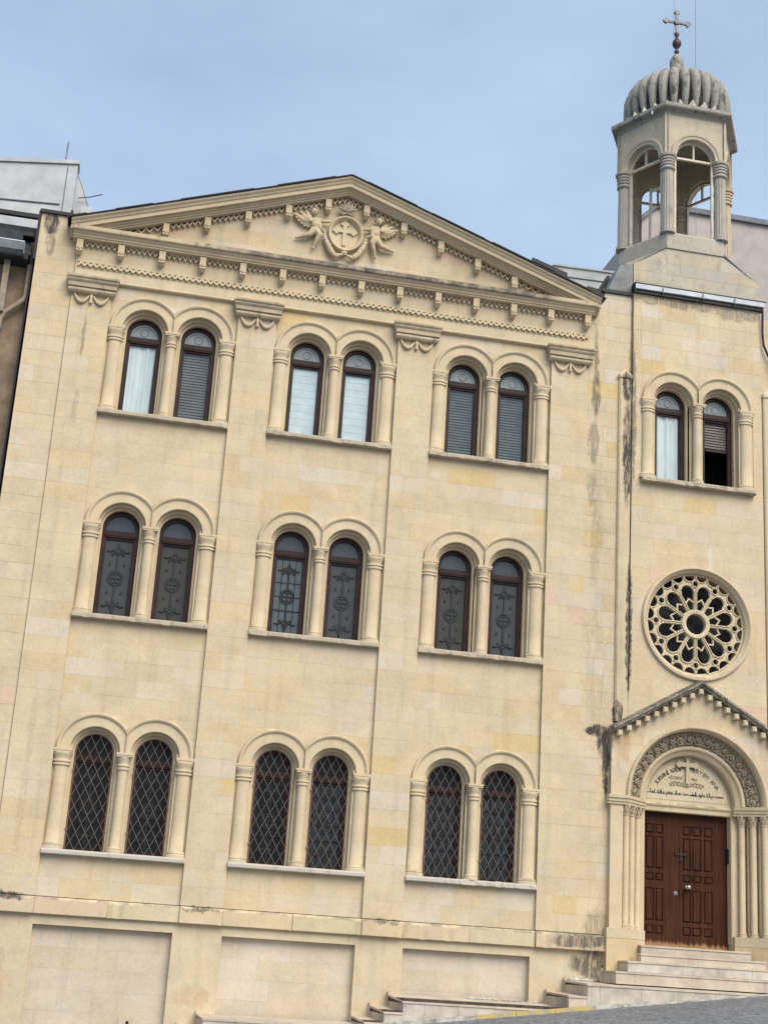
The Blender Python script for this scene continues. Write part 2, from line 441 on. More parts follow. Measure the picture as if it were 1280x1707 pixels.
        if not closed:
            fs += [(0, 2, 3, 1), (4*n-4, 4*n-3, 4*n-1, 4*n-2)]
        s.add(vs, fs, tint)
    def tube(s, pts, r, n=8, tint=None, smooth=True):
        P = [Vector(p) for p in pts]; m = len(P); vs = []; fs = []
        ref = Vector((0, 1, 0))
        for i in range(m):
            t = (P[min(i+1, m-1)]-P[max(i-1, 0)]).normalized()
            u = t.cross(ref)
            if u.length < 1e-3: u = t.cross(Vector((1, 0, 0)))
            u.normalize(); w = t.cross(u)
            rr = r(i/(m-1)) if callable(r) else r
            for k in range(n):
                a = 2*PI*k/n; vs.append(P[i]+(u*math.cos(a)+w*math.sin(a))*rr)
        for i in range(m-1):
            for k in range(n):
                j = (k+1) % n
                fs.append((i*n+k, (i+1)*n+k, (i+1)*n+j, i*n+j))
        fs.append(tuple(range(n))); fs.append(tuple((m-1)*n+k for k in range(n-1, -1, -1)))
        s.add(vs, fs, tint, smooth)
    def ball(s, c, r, n=10, sc=(1, 1, 1), tint=None):
        vs = []; fs = []
        for i in range(n+1):
            th = PI*i/n
            for k in range(2*n):
                ph = PI*k/n
                vs.append((c[0]+r*sc[0]*math.sin(th)*math.cos(ph), c[1]+r*sc[1]*math.sin(th)*math.sin(ph), c[2]+r*sc[2]*math.cos(th)))
        for i in range(n):
            for k in range(2*n):
                j = (k+1) % (2*n)
                fs.append((i*2*n+k, (i+1)*2*n+k, (i+1)*2*n+j, i*2*n+j))
        s.add(vs, fs, tint, True)
    def hull(s, pts, tint=None):
        import bmesh
        bm = bmesh.new()
        for p in pts: bm.verts.new(p)
        bmesh.ops.convex_hull(bm, input=bm.verts)
        bm.verts.ensure_lookup_table(); bm.verts.index_update()
        s.add([v.co[:] for v in bm.verts], [tuple(v.index for v in f.verts) for f in bm.faces], tint)
        bm.free()
    def mesh(s, name, base=BASE):
        me = bpy.data.meshes.new(name)
        me.from_pydata(s.v, [], s.f)
        at = me.attributes.new('tint', 'FLOAT_COLOR', 'FACE')
        arr = np.ones((len(s.f), 4), dtype=np.float32)
        for i, t in enumerate(s.t): arr[i, :3] = t if t is not None else base
        at.data.foreach_set('color', arr.ravel())
        if any(s.sm):
            me.polygons.foreach_set('use_smooth', np.array(s.sm, dtype=bool))
            me.set_sharp_from_angle(angle=R(38))
        me.update()
        return me
    def build(s, name, mat, parent=None, loc=(0, 0, 0), base=BASE, rot=None):
        me = s.mesh(name, base)
        me.materials.append(MAT[mat] if isinstance(mat, str) else mat)
        return link(name, me, parent, loc, rot)

WM = {}
def link(name, data, parent=None, loc=(0, 0, 0), rot=None):
    o = bpy.data.objects.new(name, data)
    C.objects.link(o)
    m = Matrix.Translation(Vector(loc))
    if rot is not None: m = m @ rot
    if parent is not None:
        o.parent = parent
        o.matrix_parent_inverse = WM[parent.name].inverted()
    o.matrix_basis = m
    WM[o.name] = m
    return o
def thing(name, label, cat, loc=(0, 0, 0), group=None):
    o = link(name, None, None, loc)
    o.empty_display_size = .3
    return tag(o, label, cat, group)
def tag(o, label=None, cat=None, group=None, kind=None):
    if label: o['label'] = label
    if cat: o['category'] = cat
    if group: o['group'] = group
    if kind: o['kind'] = kind
    return o
def arc(cx, cz, r, a0, a1, n):
    return [(cx+r*math.cos(a0+(a1-a0)*i/n), cz+r*math.sin(a0+(a1-a0)*i/n)) for i in range(n+1)]

def plate(mb, fn, x0, x1, z0, z1, nx, nz, y0, y1, tint=None):
    """stone plate cut out where fn(x, z) > 0, by marching squares"""
    xs = np.linspace(x0, x1, nx+1); zs = np.linspace(z0, z1, nz+1)
    X, Zz = np.meshgrid(xs, zs, indexing='ij'); F = fn(X, Zz)
    idx = {}; vs = []
    def vid(key, p):
        if key not in idx:
            idx[key] = len(vs)//2; vs.append((p[0], y0, p[1])); vs.append((p[0], y1, p[1]))
        return idx[key]
    fs = []
    for i in range(nx):
        for j in range(nz):
            cs = [(i, j), (i+1, j), (i+1, j+1), (i, j+1)]
            f = [F[c] for c in cs]
            if max(f) <= 0: continue
            poly = []; kinds = []
            for a in range(4):
                b = (a+1) % 4; ca, cb = cs[a], cs[b]
                if f[a] > 0:
                    poly.append(vid(('g',)+ca, (xs[ca[0]], zs[ca[1]]))); kinds.append(0)
                if (f[a] > 0) != (f[b] > 0):
                    t = f[a]/(f[a]-f[b])
                    p = (xs[ca[0]]+(xs[cb[0]]-xs[ca[0]])*t, zs[ca[1]]+(zs[cb[1]]-zs[ca[1]])*t)
                    poly.append(vid(('e',)+tuple(sorted((ca, cb))), p)); kinds.append(1)
            if len(poly) < 3: continue
            fs.append(tuple(2*q for q in poly))
            for a in range(len(poly)):
                b = (a+1) % len(poly)
                if kinds[a] == 1 and kinds[b] == 1 and len(poly) != 2:
                    fs.append((2*poly[b], 2*poly[a], 2*poly[a]+1, 2*poly[b]+1))
    mb.add(vs, fs, tint)

rng = random.Random(7)
def stone_tint(kind='wall'):
    r = rng.random()
    if r < .66: c = (0.570, 0.461, 0.302)
    elif r < .80: c = (0.575, 0.475, 0.335)
    elif r < .92: c = (0.572, 0.452, 0.278)
    elif r < .955: c = (0.585, 0.495, 0.375)
    elif r < .985: c = (0.580, 0.432, 0.228)
    else: c = (0.60, 0.435, 0.31)
    if kind == 'pale':
        c = [(0.56, 0.475, 0.365), (0.56, 0.470, 0.350), (0.575, 0.495, 0.395), (0.55, 0.455, 0.33)][rng.randrange(4)]
    if kind == 'belfry':
        c = [(0.55, 0.475, 0.35), (0.53, 0.44, 0.295), (0.50, 0.455, 0.375), (0.56, 0.50, 0.41)][rng.randrange(4)]
    v = 1+rng.uniform(-.03, .028)
    return tuple(x*v for x in c)

BLOCKS = []      # (poly, y, depth, tint, area, material)
BACK = MB()
GAP = .0016
def zone(x0, x1, z0, z1, y, lo=None, hi=None, course=.286, length=(.45, .85), depth=.10, kind='wall', back=True, zbase=-.62, mat='stone', backy=.25, gap=.0009):
    if back:
        n = 2 if (lo is None and hi is None) else 41
        xs = [x0+(x1-x0)*i/(n-1) for i in range(n)]
        for i in range(n-1):
            xa, xb = xs[i], xs[i+1]
            q = []
            for x in (xa, xb):
                a = max(z0, lo(x)) if lo else z0
                b = min(z1, hi(x)) if hi else z1
                q.append((a, max(b, a)))
            if q[0][1]-q[0][0] < .004 and q[1][1]-q[1][0] < .004: continue
            BACK.prism([(xa, q[0][0]), (xb, q[1][0]), (xb, q[1][1]), (xa, q[0][1])], y+.0008+gap*.8, y+backy)
    k0 = math.floor((z0-zbase)/course+1e-6)
    edges = [z0]
    k = k0+1
    while zbase+k*course < z1-.09:
        if zbase+k*course > z0+.09: edges.append(zbase+k*course)
        k += 1
    edges.append(z1)
    W = x1-x0
    for r in range(len(edges)-1):
        za, zb = edges[r], edges[r+1]
        if W < .3: cuts = [x0, x1]
        elif W < .8:
            q = rng.random()
            cuts = [x0, x1] if q < .35 else [x0, x0+W*(rng.uniform(.3, .42) if r % 2 else rng.uniform(.56, .7)), x1]
        else:
            cuts = [x0]; first = True
            while True:
                l = rng.uniform(*length)*(rng.uniform(.4, .9) if first else 1); first = False
                if cuts[-1]+l > x1-.22: break
                cuts.append(cuts[-1]+l)
            cuts.append(x1)
        for a, b in zip(cuts[:-1], cuts[1:]):
            xa, xb, zc, zd = a+gap/2, b-gap/2, za+gap/2, zb-gap/2
            polys = []
            if lo is None and hi is None:
                polys = [[(xa, zc), (xb, zc), (xb, zd), (xa, zd)]]
            else:
                N = 14
                ss = [xa+(xb-xa)*i/N for i in range(N+1)]
                run = []
                def flush(run):
                    if len(run) >= 2 and max(t-b_ for _, b_, t in run) > .012:
                        bot = [(x, b_) for x, b_, t in run]; top = [(x, t) for x, b_, t in run]
                        if all(abs(p[1]-bot[0][1]) < 1e-6 for p in bot): bot = [bot[0], bot[-1]]
                        if all(abs(p[1]-top[0][1]) < 1e-6 for p in top): top = [top[0], top[-1]]
                        pl = bot+top[::-1]; out = []
                        for p in pl:
                            if not out or math.hypot(p[0]-out[-1][0], p[1]-out[-1][1]) > 1e-4: out.append(p)
                        if len(out) >= 3: polys.append(out)
                for x in ss:
                    bb = max(zc, lo(x)) if lo else zc
                    tt = min(zd, hi(x)) if hi else zd
                    if tt-bb > .003: run.append((x, bb, tt))
                    else:
                        flush(run); run = []
                flush(run)
            tint = stone_tint(kind)
            for pl in polys:
                ar = 0.5*abs(sum(pl[i][0]*pl[(i+1) % len(pl)][1]-pl[(i+1) % len(pl)][0]*pl[i][1] for i in range(len(pl))))
                BLOCKS.append((pl, y+rng.uniform(-.0012, .0012), depth, tint, ar, mat))

# letter shapes, read before the scene fills up
def make_glyph(ch, size):
    cu = bpy.data.curves.new('t', 'FONT'); cu.body = ch; cu.size = size; cu.align_x = 'CENTER'; cu.offset = .0; cu.resolution_u = 3
    o = bpy.data.objects.new('t', cu); C.objects.link(o)
    dg = bpy.context.evaluated_depsgraph_get(); dg.update()
    me = bpy.data.meshes.new_from_object(o.evaluated_get(dg))
    vs = [v.co.copy() for v in me.vertices]; fs = [tuple(p.vertices) for p in me.polygons]
    bpy.data.objects.remove(o, do_unlink=True); bpy.data.curves.remove(cu); bpy.data.meshes.remove(me)
    return vs, fs
GLY = {ch: make_glyph(ch, 1.0) for ch in 'SURYAN\u0130KDMELW1963'}

# ------------------------------------------------------------------ layout numbers (metres, z = 0 at the lowest sills)
BAYX = [-2.868, 0.0, 2.862]
ROWZ = [0.0, 3.731, 7.248]
TWX, TWZ = 6.78, 7.262            # pair in the tower
HALF = 1.1
AR_C, AR_O = .47, .60
def arch_top(xc, zs):
    def f(x):
        d = abs(abs(x-xc)-AR_C)
        return zs+1.625+(math.sqrt(AR_O**2-d*d) if d < AR_O else 0.0)
    return f
def ground_z(x): return -2.0+.128*(x-2.7)

# ------------------------------------------------------------------ ground
def build_ground():
    mb = MB()
    xs = [-400, -60, -30, 30, 60, 400]
    zs = [ground_z(-60), ground_z(-45), ground_z(-30), ground_z(30), ground_z(45), ground_z(60)]
    ys = [-400, -1.27, 400]
    vs = []; fs = []
    for x, z in zip(xs, zs):
        for y in ys: vs.append((x, y, z if y < 0 else z))
    for i in range(len(xs)-1):
        for j in range(2):
            fs.append((i*3+j, (i+1)*3+j, (i+1)*3+j+1, i*3+j+1))
    mb.add(vs, fs)
    tag(mb.build('road', 'asphalt'), kind='structure')
build_ground()

# ------------------------------------------------------------------ church
church = thing('church', 'tall cream limestone church with pediment, paired arched windows and a domed belfry', 'church', (1.5, 1.0, -.9))

# wall zones of dressed stone
zone(-5.33, -4.655, -.62, 10.80, .028, gap=.0022)                      # strip beside the neighbour
PIL = [(-4.65, -3.968), (-1.768, -1.10), (1.10, 1.762), (3.962, 4.655)]
for a, b in PIL: zone(a, b, -.62, 9.40, 0.0)
for xc in BAYX:
    zone(xc-HALF, xc+HALF, -.62, 0.0, .058)
    for r in range(3):
        zone(xc-HALF, xc+HALF, ROWZ[r]+1.62, (ROWZ+[9.655])[r+1], .058, lo=arch_top(xc, ROWZ[r]))
for a, b in PIL: zone(a, b, 9.40, 9.66, 0.0)
zone(-4.65, 4.655, 9.66, 10.46, 0.0, length=(.7, 1.15), zbase=9.66, course=.27)           # frieze
zone(4.66, 5.497, -.62, 10.92, .028, gap=.0026)                        # strip beside the tower
# pediment field
def rake_under(x): return 12.10-abs(x)*.378
zone(-4.2, 4.2, 10.52, 12.12, .06, hi=rake_under, zbase=10.52, length=(.6, 1.0))
PX = 6.735
PY = -.075
def gable_under(x): return 3.60-abs(x-6.76)*.575
# tower
ZROSE, XROSE, RROSE = 4.765, 6.765, 1.0
zone(5.50, 8.06, 2.45, ZROSE, 0.0, lo=lambda x: gable_under(x)-.03, hi=lambda x: ZROSE-math.sqrt(max(0, RROSE**2-(x-XROSE)**2)) if abs(x-XROSE) < RROSE else 9)
zone(5.50, 8.06, ZROSE, TWZ, 0.0, lo=lambda x: ZROSE+math.sqrt(max(0, RROSE**2-(x-XROSE)**2)) if abs(x-XROSE) < RROSE else -9)
zone(5.50, TWX-HALF, TWZ, 11.08, 0.0, gap=.002)
zone(TWX+HALF, 8.06, TWZ, 11.08, 0.0)
zone(TWX-HALF, TWX+HALF, TWZ+1.62, 11.08, 0.0, lo=arch_top(TWX, TWZ), gap=.002)
zone(8.07, 9.6, -.9, 10.85, .03)
# portal front
def portal_arch(x):
    d = abs(x-PX)
    return 1.655+(math.sqrt(1.255**2-d*d) if d < 1.255 else 0)
zone(5.185, 8.335, 1.655, 3.60, PY, lo=portal_arch, hi=gable_under, depth=.09, backy=.08)
# base recess panels
BASEP = [(-3.952, -1.842), (-1.078, 1.028), (1.796, 3.892)]
for i, (a, b) in enumerate(BASEP):
    zone(a-.01, b+.01, -3.3, -1.02, .155, kind='pale', length=(.7, 1.3), zbase=-1.05, course=.305, depth=.05, backy=.1)

# the 300 stones that show largest are pieces of their own; the rest stay one part
wall = BACK.build('wall', 'mortar', church)
BLOCKS.sort(key=lambda b: -b[4])
def near_stain(pl):
    x0 = min(p[0] for p in pl)-.12; x1 = max(p[0] for p in pl)+.12; z0 = min(p[1] for p in pl)-.2; z1 = max(p[1] for p in pl)+.2
    return any(x0 < cx+rx and x1 > cx-rx and z0 < cz+rz*1.2 and z1 > cz-rz*1.2 for cx, cz, rx, rz, a in STAINS+RUST+PALE)
rest = MB(); rest2 = MB()
for i, (pl, y, dp, tint, ar, mat) in enumerate(BLOCKS):
    ch = .0010 if len(pl) == 4 else 0
    if i < 300:
        m = MB(); m.prism(pl, y, y+dp, tint, ch)
        m.build('stone_block', 'stained' if near_stain(pl) else mat, wall)
    else:
        (rest2 if near_stain(pl) else rest).prism(pl, y, y+dp, tint, ch)
# one object, two materials: clean stones and stones that lie under a stain
ncl = len(rest.f)
off = len(rest.v); rest.v += rest2.v; rest.f += [tuple(i+off for i in f) for f in rest2.f]; rest.t += rest2.t; rest.sm += rest2.sm
ro = rest.build('stone_blocks', 'stone', wall); ro.data.materials.append(MAT['stained'])
ro.data.polygons.foreach_set('material_index', np.array([0]*ncl+[1]*(len(rest.f)-ncl), dtype=np.int32))
tag(ro, kind='stuff')

# ------------------------------------------------------------------ window pairs
def make_surround():
    mb = MB()
    zsp = 1.625; top = 2.2
    for sx in (-1, 1):
        cx = sx*AR_C
        for (r, y0, y1) in ((.345, .15, .215), (.305, .215, .36)):
            n = 24
            path = [(cx-r, .08)]+[(cx+r*math.cos(PI-PI*i/n), zsp+r*math.sin(PI*i/n)) for i in range(n+1)]+[(cx+r, .08)]
            m = len(path)
            vs = [(x, y0, z) for x, z in path]+[(x, y1, z) for x, z in path]
            mb.add(vs, [(i, i+1, m+i+1, m+i) for i in range(m-1)], smooth=True)
            # face around the opening
            rout = .345+.075 if y0 < .2 else .36
            pts = []
            for i in range(n+1):
                a = PI-PI*i/n
                p = (cx+r*math.cos(a), zsp+r*math.sin(a)); q = (cx+rout*math.cos(a), zsp+rout*math.sin(a)); pts.append((p, q))
            vs = []
            for p, q in [((cx-r, .08), (cx-rout, .08))]+pts+[((cx+r, .08), (cx+rout, .08))]:
                vs += [(p[0], y0, p[1]), (q[0], y0, q[1])]
            mb.add(vs, [(2*i+2, 2*i, 2*i+1, 2*i+3) for i in range(len(vs)//2-1)])
    # piers behind the columns
    mb.box(-.125, .125, .148, .36, .08, 1.9)
    for sx in (-1, 1):
        a, b = sorted((sx*.82, sx*1.1)); mb.box(a, b, .085, .36, .08, 1.7)
    return mb
def col_profile(r, k=1.0):
    return [(r*1.45, .085), (r*1.45, .125), (r*1.3, .14), (r*1.36, .155), (r*1.12, .175), (r*1.0, .19), (r*.98, .6), (r*.95, 1.365),
            (r*1.16, 1.372), (r*1.20, 1.387), (r*1.14, 1.402), (r*1.0, 1.407), (r*1.0, 1.418), (r*1.19, 1.425), (r*1.22, 1.438), (r*1.16, 1.453), (r*1.03, 1.458), (r*1.04, 1.472),
            (r*1.12, 1.50), (r*1.3, 1.535), (r*1.38, 1.555), (r*1.36, 1.575)]
def make_column(r, sy, half, yc, yback):
    mb = MB(); mb.lathe(col_profile(r), 0, yc, 22, sy=sy)
    ab = MB()
    ab.box(-half, half, yc-half*sy*.95, yback, 1.572, 1.596); ab.box(-half*1.06, half*1.06, yc-half*sy*1.02, yback, 1.598, 1.632)
    return mb.mesh('column'), ab.mesh('abacus')
def make_archivolt(side):
    mb = MB(); cx = side*AR_C
    prof = [(.385, .16), (.385, .052), (.395, .044), (.535, .044), (.54, .036), (.548, .022), (.565, .008), (.585, .006), (.60, .016), (.607, .034), (.612, .10)]
    prof = [(r+.004, y) for r, y in prof]
    mb.ring_sweep(prof, cx, 1.625, 0, PI, 44, clampx=(0.0, -side))
    return mb.mesh('archivolt')
def make_frame():
    mb = MB(); n = 22
    r0, r1 = .315, .236
    path = [(-r0, .07)]+[(r0*math.cos(PI-PI*i/n), 1.625+r0*math.sin(PI*i/n)) for i in range(n+1)]+[(r0, .07)]
    inn = [(-r1, .07)]+[(r1*math.cos(PI-PI*i/n), 1.625+r1*math.sin(PI*i/n)) for i in range(n+1)]+[(r1, .07)]
    m = len(path); vs = []
    for (a, b) in zip(path, inn): vs += [(a[0], .30, a[1]), (b[0], .30, b[1]), (b[0], .36, b[1])]
    fs = []
    for i in range(m-1): fs += [(3*i, 3*i+1, 3*i+4, 3*i+3), (3*i+1, 3*i+2, 3*i+5, 3*i+4)]
    mb.add(vs, [f[::-1] for f in fs])
    mb.box(-.25, .25, .285, .36, 1.475, 1.585); mb.box(-.262, .262, .275, .30, 1.50, 1.56)
    # sash
    mb.box(-.259, -.222, .312, .36, .09, 1.476); mb.box(.222, .259, .312, .36, .09, 1.476)
    mb.box(-.223, .223, .313, .36, .09, .145); mb.box(-.223, .223, .313, .36, 1.44, 1.476)
    return mb.mesh('window_frame')
def arch_pane(z0, r, y, n=20):
    mb = MB()
    pts = [(-r, z0), (r, z0)]+[(r*math.cos(PI*i/n), 1.625+r*math.sin(PI*i/n)) for i in range(n+1)]
    mb.prism(pts, y, y+.006); return mb
def lunette_mesh():
    return arch_pane(1.585, .240, .335).mesh('lunette_pane')
def sash_pane(y):
    mb = MB(); mb.box(-.223, .223, y, y+.005, .145, 1.44); return mb.mesh('sash_pane')
def ornament(grid=True):
    mb = MB(); y0, y1 = .326, .336
    zc = .79
    mb.ribbon(arc(0, zc, .118, 0, 2*PI, 26)[:-1], .028, y0, y1, True)
    for k in range(4):
        a = PI/4+k*PI/2
        mb.ribbon(arc(.052*math.cos(a), zc+.052*math.sin(a), .040, 0, 2*PI, 12)[:-1], .018, y0, y1, True)
    mb.ribbon([(0, zc-.1), (0, zc+.1)], .014, y0, y1); mb.ribbon([(-.1, zc), (.1, zc)], .014, y0, y1)
    mb.ribbon([(0, .40), (0, zc-.1)], .032, y0, y1); mb.ribbon([(0, zc+.1), (0, 1.17)], .032, y0, y1)
    for zb, s in ((1.25, 1), (.32, -1)):
        mb.ribbon([(.0+.045*math.cos(t)*1.0, zb+.06*math.sin(t)) for t in [2*PI*i/16 for i in range(16)]], .020, y0, y1, True)
        mb.prism([(-.03, zb), (0, zb-.05), (.03, zb), (0, zb+.05)], y0-.0095, y1)
        mb.prism([(-.03, zb+s*.065), (.03, zb+s*.065), (0, zb+s*.15)][::1 if s > 0 else -1], y0-.0092, y1)
        for sx in (-1, 1):
            mb.ribbon([(sx*.04, zb+.03), (sx*.09, zb+.02), (sx*.13, zb-.01), (sx*.185, zb)], lambda u: .034*(1-u)+.010, y0, y1)
            mb.ribbon([(sx*.045, zb-s*.03), (sx*.09, zb-s*.02), (sx*.10, zb-s*.055), (sx*.07, zb-s*.07)], .017, y0, y1)
    for x in (-.115, .115):
        if grid: mb.ribbon([(x, .16), (x, 1.43)], .004, y0, y1)
        for z in (.55, 1.03):
            mb.prism([(x-.016, z), (x, z-.032), (x+.016, z), (x, z+.032)], y0-.0089, y1)
    for z in ((.55, .79, 1.03) if grid else ()): mb.ribbon([(-.222, z), (.222, z)], .004, y0, y1)
    return mb.mesh('leaded_ornament')
def lunette_orn():
    mb = MB()
    mb.ribbon(arc(0, 1.70, .07, 0, 2*PI, 18)[:-1], .008, .328, .336, True)
    mb.ribbon(arc(0, 1.625, .19, .25, PI-.25, 18), .006, .328, .336)
    return mb.mesh('lunette_tracery')
def grille():
    mb = MB(); r = .29; y0 = .20
    n = 24
    mb.tube([(-r, y0, .10)]+[(r*math.cos(PI-PI*i/n), y0, 1.625+r*math.sin(PI*i/n)) for i in range(n+1)]+[(r, y0, .10), (-r, y0, .10)], .0075, 6)
    dx, dz = .145, .272
    def top(x): return 1.625+math.sqrt(max(0, r*r-x*x))
    for s in (1, -1):
        for k in range(-9, 18):
            # line x = x0 + s*t*dx, z = .10 + t*dz
            pts = []
            for q in range(0, 161):
                t = q/160*7.2
                x = -r+k*dx+(s*t*dx)/1.0+(0 if s > 0 else 0)
                z = .10+t*dz
                if -r <= x <= r and z <= top(x): pts.append((x, y0+(.008 if s > 0 else -.002), z))
            if len(pts) > 2: mb.tube([pts[0], pts[-1]], .0043, 5)
    for sx in (-1, 1):
        for z in (.42, 1.33):
            mb.box(sx*.297-.012, sx*.297+.012, y0-.012, y0+.012, z-.02, z+.02)
    return mb.mesh('iron_grille')
def curtain_mesh(seed):
    q = random.Random(seed); mb = MB(); n = 60; vs = []
    ph = [q.uniform(0, 6) for _ in range(4)]
    for i in range(n+1):
        x = -.222+.444*i/n
        y = .362+.008*math.sin(x*38+ph[0])+.006*math.sin(x*71+ph[1])+.006*math.sin(x*19+ph[2])
        vs += [(x, y, .10), (x, y+.004*math.sin(x*60), 1.46)]
    mb.add(vs, [(2*i, 2*i+2, 2*i+3, 2*i+1) for i in range(n)], smooth=True)
    return mb.mesh('curtain')
def roman_mesh():
    mb = MB()
    z = 1.45; k = 0
    while z > .12:
        h = .135
        mb.prism([(-.222, max(z-h, .1)), (.222, max(z-h, .1)), (.222, z-.003), (-.222, z-.003)], .352, .358)
        mb.box(-.222, .222, .349, .357, max(z-h, .1)-.002, max(z-h, .1)+.004)
        z -= h
    return mb.mesh('roman_shade')
def blind_mesh(z0=.12, z1=1.46, tilt=.006):
    mb = MB(); z = z1; k = 0
    while z > z0:
        vs = [(-.222, .356, z), (.222, .356, z), (.222, .372, z+.049), (-.222, .372, z+.049), (-.222, .357, z-.001), (.222, .357, z-.001), (.222, .374, z+.0475), (-.222, .374, z+.0475)]
        mb.add(vs, [(0, 1, 2, 3), (5, 4, 7, 6), (4, 5, 1, 0)]); z -= .052
    return mb.mesh('venetian_blind')
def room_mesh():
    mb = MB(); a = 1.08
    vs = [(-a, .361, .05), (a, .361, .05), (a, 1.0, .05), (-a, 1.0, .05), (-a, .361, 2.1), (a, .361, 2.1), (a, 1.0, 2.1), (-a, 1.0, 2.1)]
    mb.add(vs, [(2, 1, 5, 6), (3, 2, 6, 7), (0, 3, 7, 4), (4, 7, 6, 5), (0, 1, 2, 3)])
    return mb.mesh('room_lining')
def sill_mesh(seed, chips=True):
    q = random.Random(seed); mb = MB(); n = 46
    cj = [q.random() for _ in range(n+2)]
    run = 0; amt = []
    for i in range(n+1):
        if run <= 0 and q.random() < .16: run = q.randint(1, 5); lev = q.uniform(.3, 1)
        amt.append(lev if run > 0 else q.uniform(0, .12)); run -= 1
    prof = [(.12, .001), (-.035, .001), (-.062, .016), (-.062, .060), (-.045, .086), (.14, .09)]
    def jit(k, i):
        if not chips: return (0, 0)
        a = amt[k]
        if i == 1: return (.028*a, .012*a)
        if i == 2: return (.034*a, .018*a)
        if i == 3: return (.020*a, -.008*a)
        if i == 4: return (.012*a, -.006*a)
        return (0, 0)
    mb.sweep_x(prof[::-1], -HALF+.003, HALF-.003, n, jit=jit)
    return mb.mesh('sill')

WM_SUR = make_surround().mesh('window_surround')
COLC, ABC = make_column(.083, 1.0, .122, .078, .16)
COLS, ABS_ = make_column(.118, .70, .137, .09, .16)
AVL, AVR = make_archivolt(-1), make_archivolt(1)
FRAME, LUN, ORN, LORN, GRILLE, ROMAN, BLIND, ROOM = make_frame(), lunette_mesh(), ornament(), lunette_orn(), grille(), roman_mesh(), blind_mesh(), room_mesh()
ORN2 = ornament(False); ORN2.materials.append(MAT['black_lead']); PANE = sash_pane(.34); HALFBLIND = blind_mesh(.92, 1.46)
for me, mt in ((WM_SUR, 'stone'), (COLC, 'stone'), (ABC, 'stone'), (COLS, 'stone'), (ABS_, 'stone'), (AVL, 'stone'), (AVR, 'stone'), (FRAME, 'wood_frame'), (ORN, 'black_lead'),
               (GRILLE, 'iron'), (ROMAN, 'shade'), (BLIND, 'blind'), (HALFBLIND, 'blind'), (ROOM, 'room'), (LORN, 'gray_lead')):
    me.materials.append(MAT[mt])
def with_mat(me, mt, cache={}):
    k = (me.name, mt)
    if k not in cache:
        c = me.copy(); c.materials.clear(); c.materials.append(MAT[mt]); cache[k] = c
    return cache[k]
BLIND_L = with_mat(BLIND, 'blind_lace')

CONT = {
    (0, 0): ('grille_dark', 'grille_dark'), (1, 0): ('grille_dark', 'grille_steel'), (2, 0): ('grille_steel', 'grille_steel'),
    (0, 1): ('screen', 'dim'), (1, 1): ('clear', 'screen_faint'), (2, 1): ('dim_faint', 'screen'),
    (0, 2): ('curtain', 'blind'), (1, 2): ('roman', 'roman'), (2, 2): ('blind_lace', 'blind_lace'),
    (3, 2): ('curtain', 'half_open'),
}
def window_pair(col, row, xc, zs, dy):
    L = (xc, dy, zs)
    part = link('paired_window', WM_SUR, church, L)
    def sub(name, me, dx=0.0, yy=0.0): return link(name, me, part, (xc+dx, dy+yy, zs))
    s = sill_mesh(col*10+row, chips=not (row == 0 and col < 2))
    s.materials.append(MAT['sill_gray' if row == 0 else 'sill_stone'])
    if row:
        at = s.attributes['tint']; arr = np.ones((len(s.polygons), 4), dtype=np.float32); arr[:, :3] = (.47, .40, .28); at.data.foreach_set('color', arr.ravel())
    sub('sill', s)
    sub('column', COLC); sub('abacus', ABC)
    for sx in (-1, 1):
        sub('column', COLS, sx*.960); sub('abacus', ABS_, sx*.958)
    sub('archivolt', AVL); sub('archivolt', AVR)
    sub('room_lining', ROOM)
    for sx, kind in zip((-1, 1), CONT[(col, row)]):
        dx = sx*AR_C
        sub('window_frame', FRAME, dx)
        lun = 'lunette' if row == 2 else ('lunette_dark' if row == 1 else 'pane_dark')
        sub('lunette_pane', with_mat(LUN, lun), dx)
        if row == 2: sub('lunette_tracery', with_mat(LORN, 'gray_lead' if row == 1 else 'lace'), dx)
        if kind.startswith('grille'):
            sub('sash_pane', with_mat(PANE, 'pane_dark' if kind == 'grille_dark' else 'pane_steel'), dx)
            sub('leaded_ornament', ORN, dx); sub('iron_grille', GRILLE, dx)
        elif kind in ('screen', 'screen_faint'):
            sub('sash_pane', with_mat(PANE, 'pane_screen'), dx); sub('leaded_ornament', with_mat(ORN2, 'gray_lead' if kind == 'screen' else 'faint_lead'), dx)
        elif kind in ('dim', 'dim_faint'):
            sub('sash_pane', with_mat(PANE, 'pane_dim'), dx); sub('leaded_ornament', with_mat(ORN2, 'gray_lead' if kind == 'dim' else 'faint_lead'), dx)
        elif kind == 'clear':
            sub('sash_pane', with_mat(PANE, 'pane_blue'), dx); sub('leaded_ornament', ORN, dx)
        elif kind == 'half_open':
            sub('venetian_blind', HALFBLIND, dx)
            mb = MB(); mb.box(-.206, .206, .318, .35, .86, .91); mb.build('window_frame', 'wood_frame', part, (xc+dx, dy, zs))
        else:
            sub('sash_pane', with_mat(PANE, 'glass'), dx)
            if kind == 'curtain':
                me = curtain_mesh(col+3); me.materials.append(MAT['curtain']); sub('curtain', me, dx)
            elif kind == 'roman': sub('roman_shade', ROMAN, dx)
            elif kind == 'blind': sub('venetian_blind', BLIND, dx)
            else: sub('venetian_blind', BLIND_L, dx)
for c_, xc in enumerate(BAYX):
    for r_, zs in enumerate(ROWZ): window_pair(c_, r_, xc, zs, 0.0)
window_pair(3, 2, TWX, TWZ, -.075)

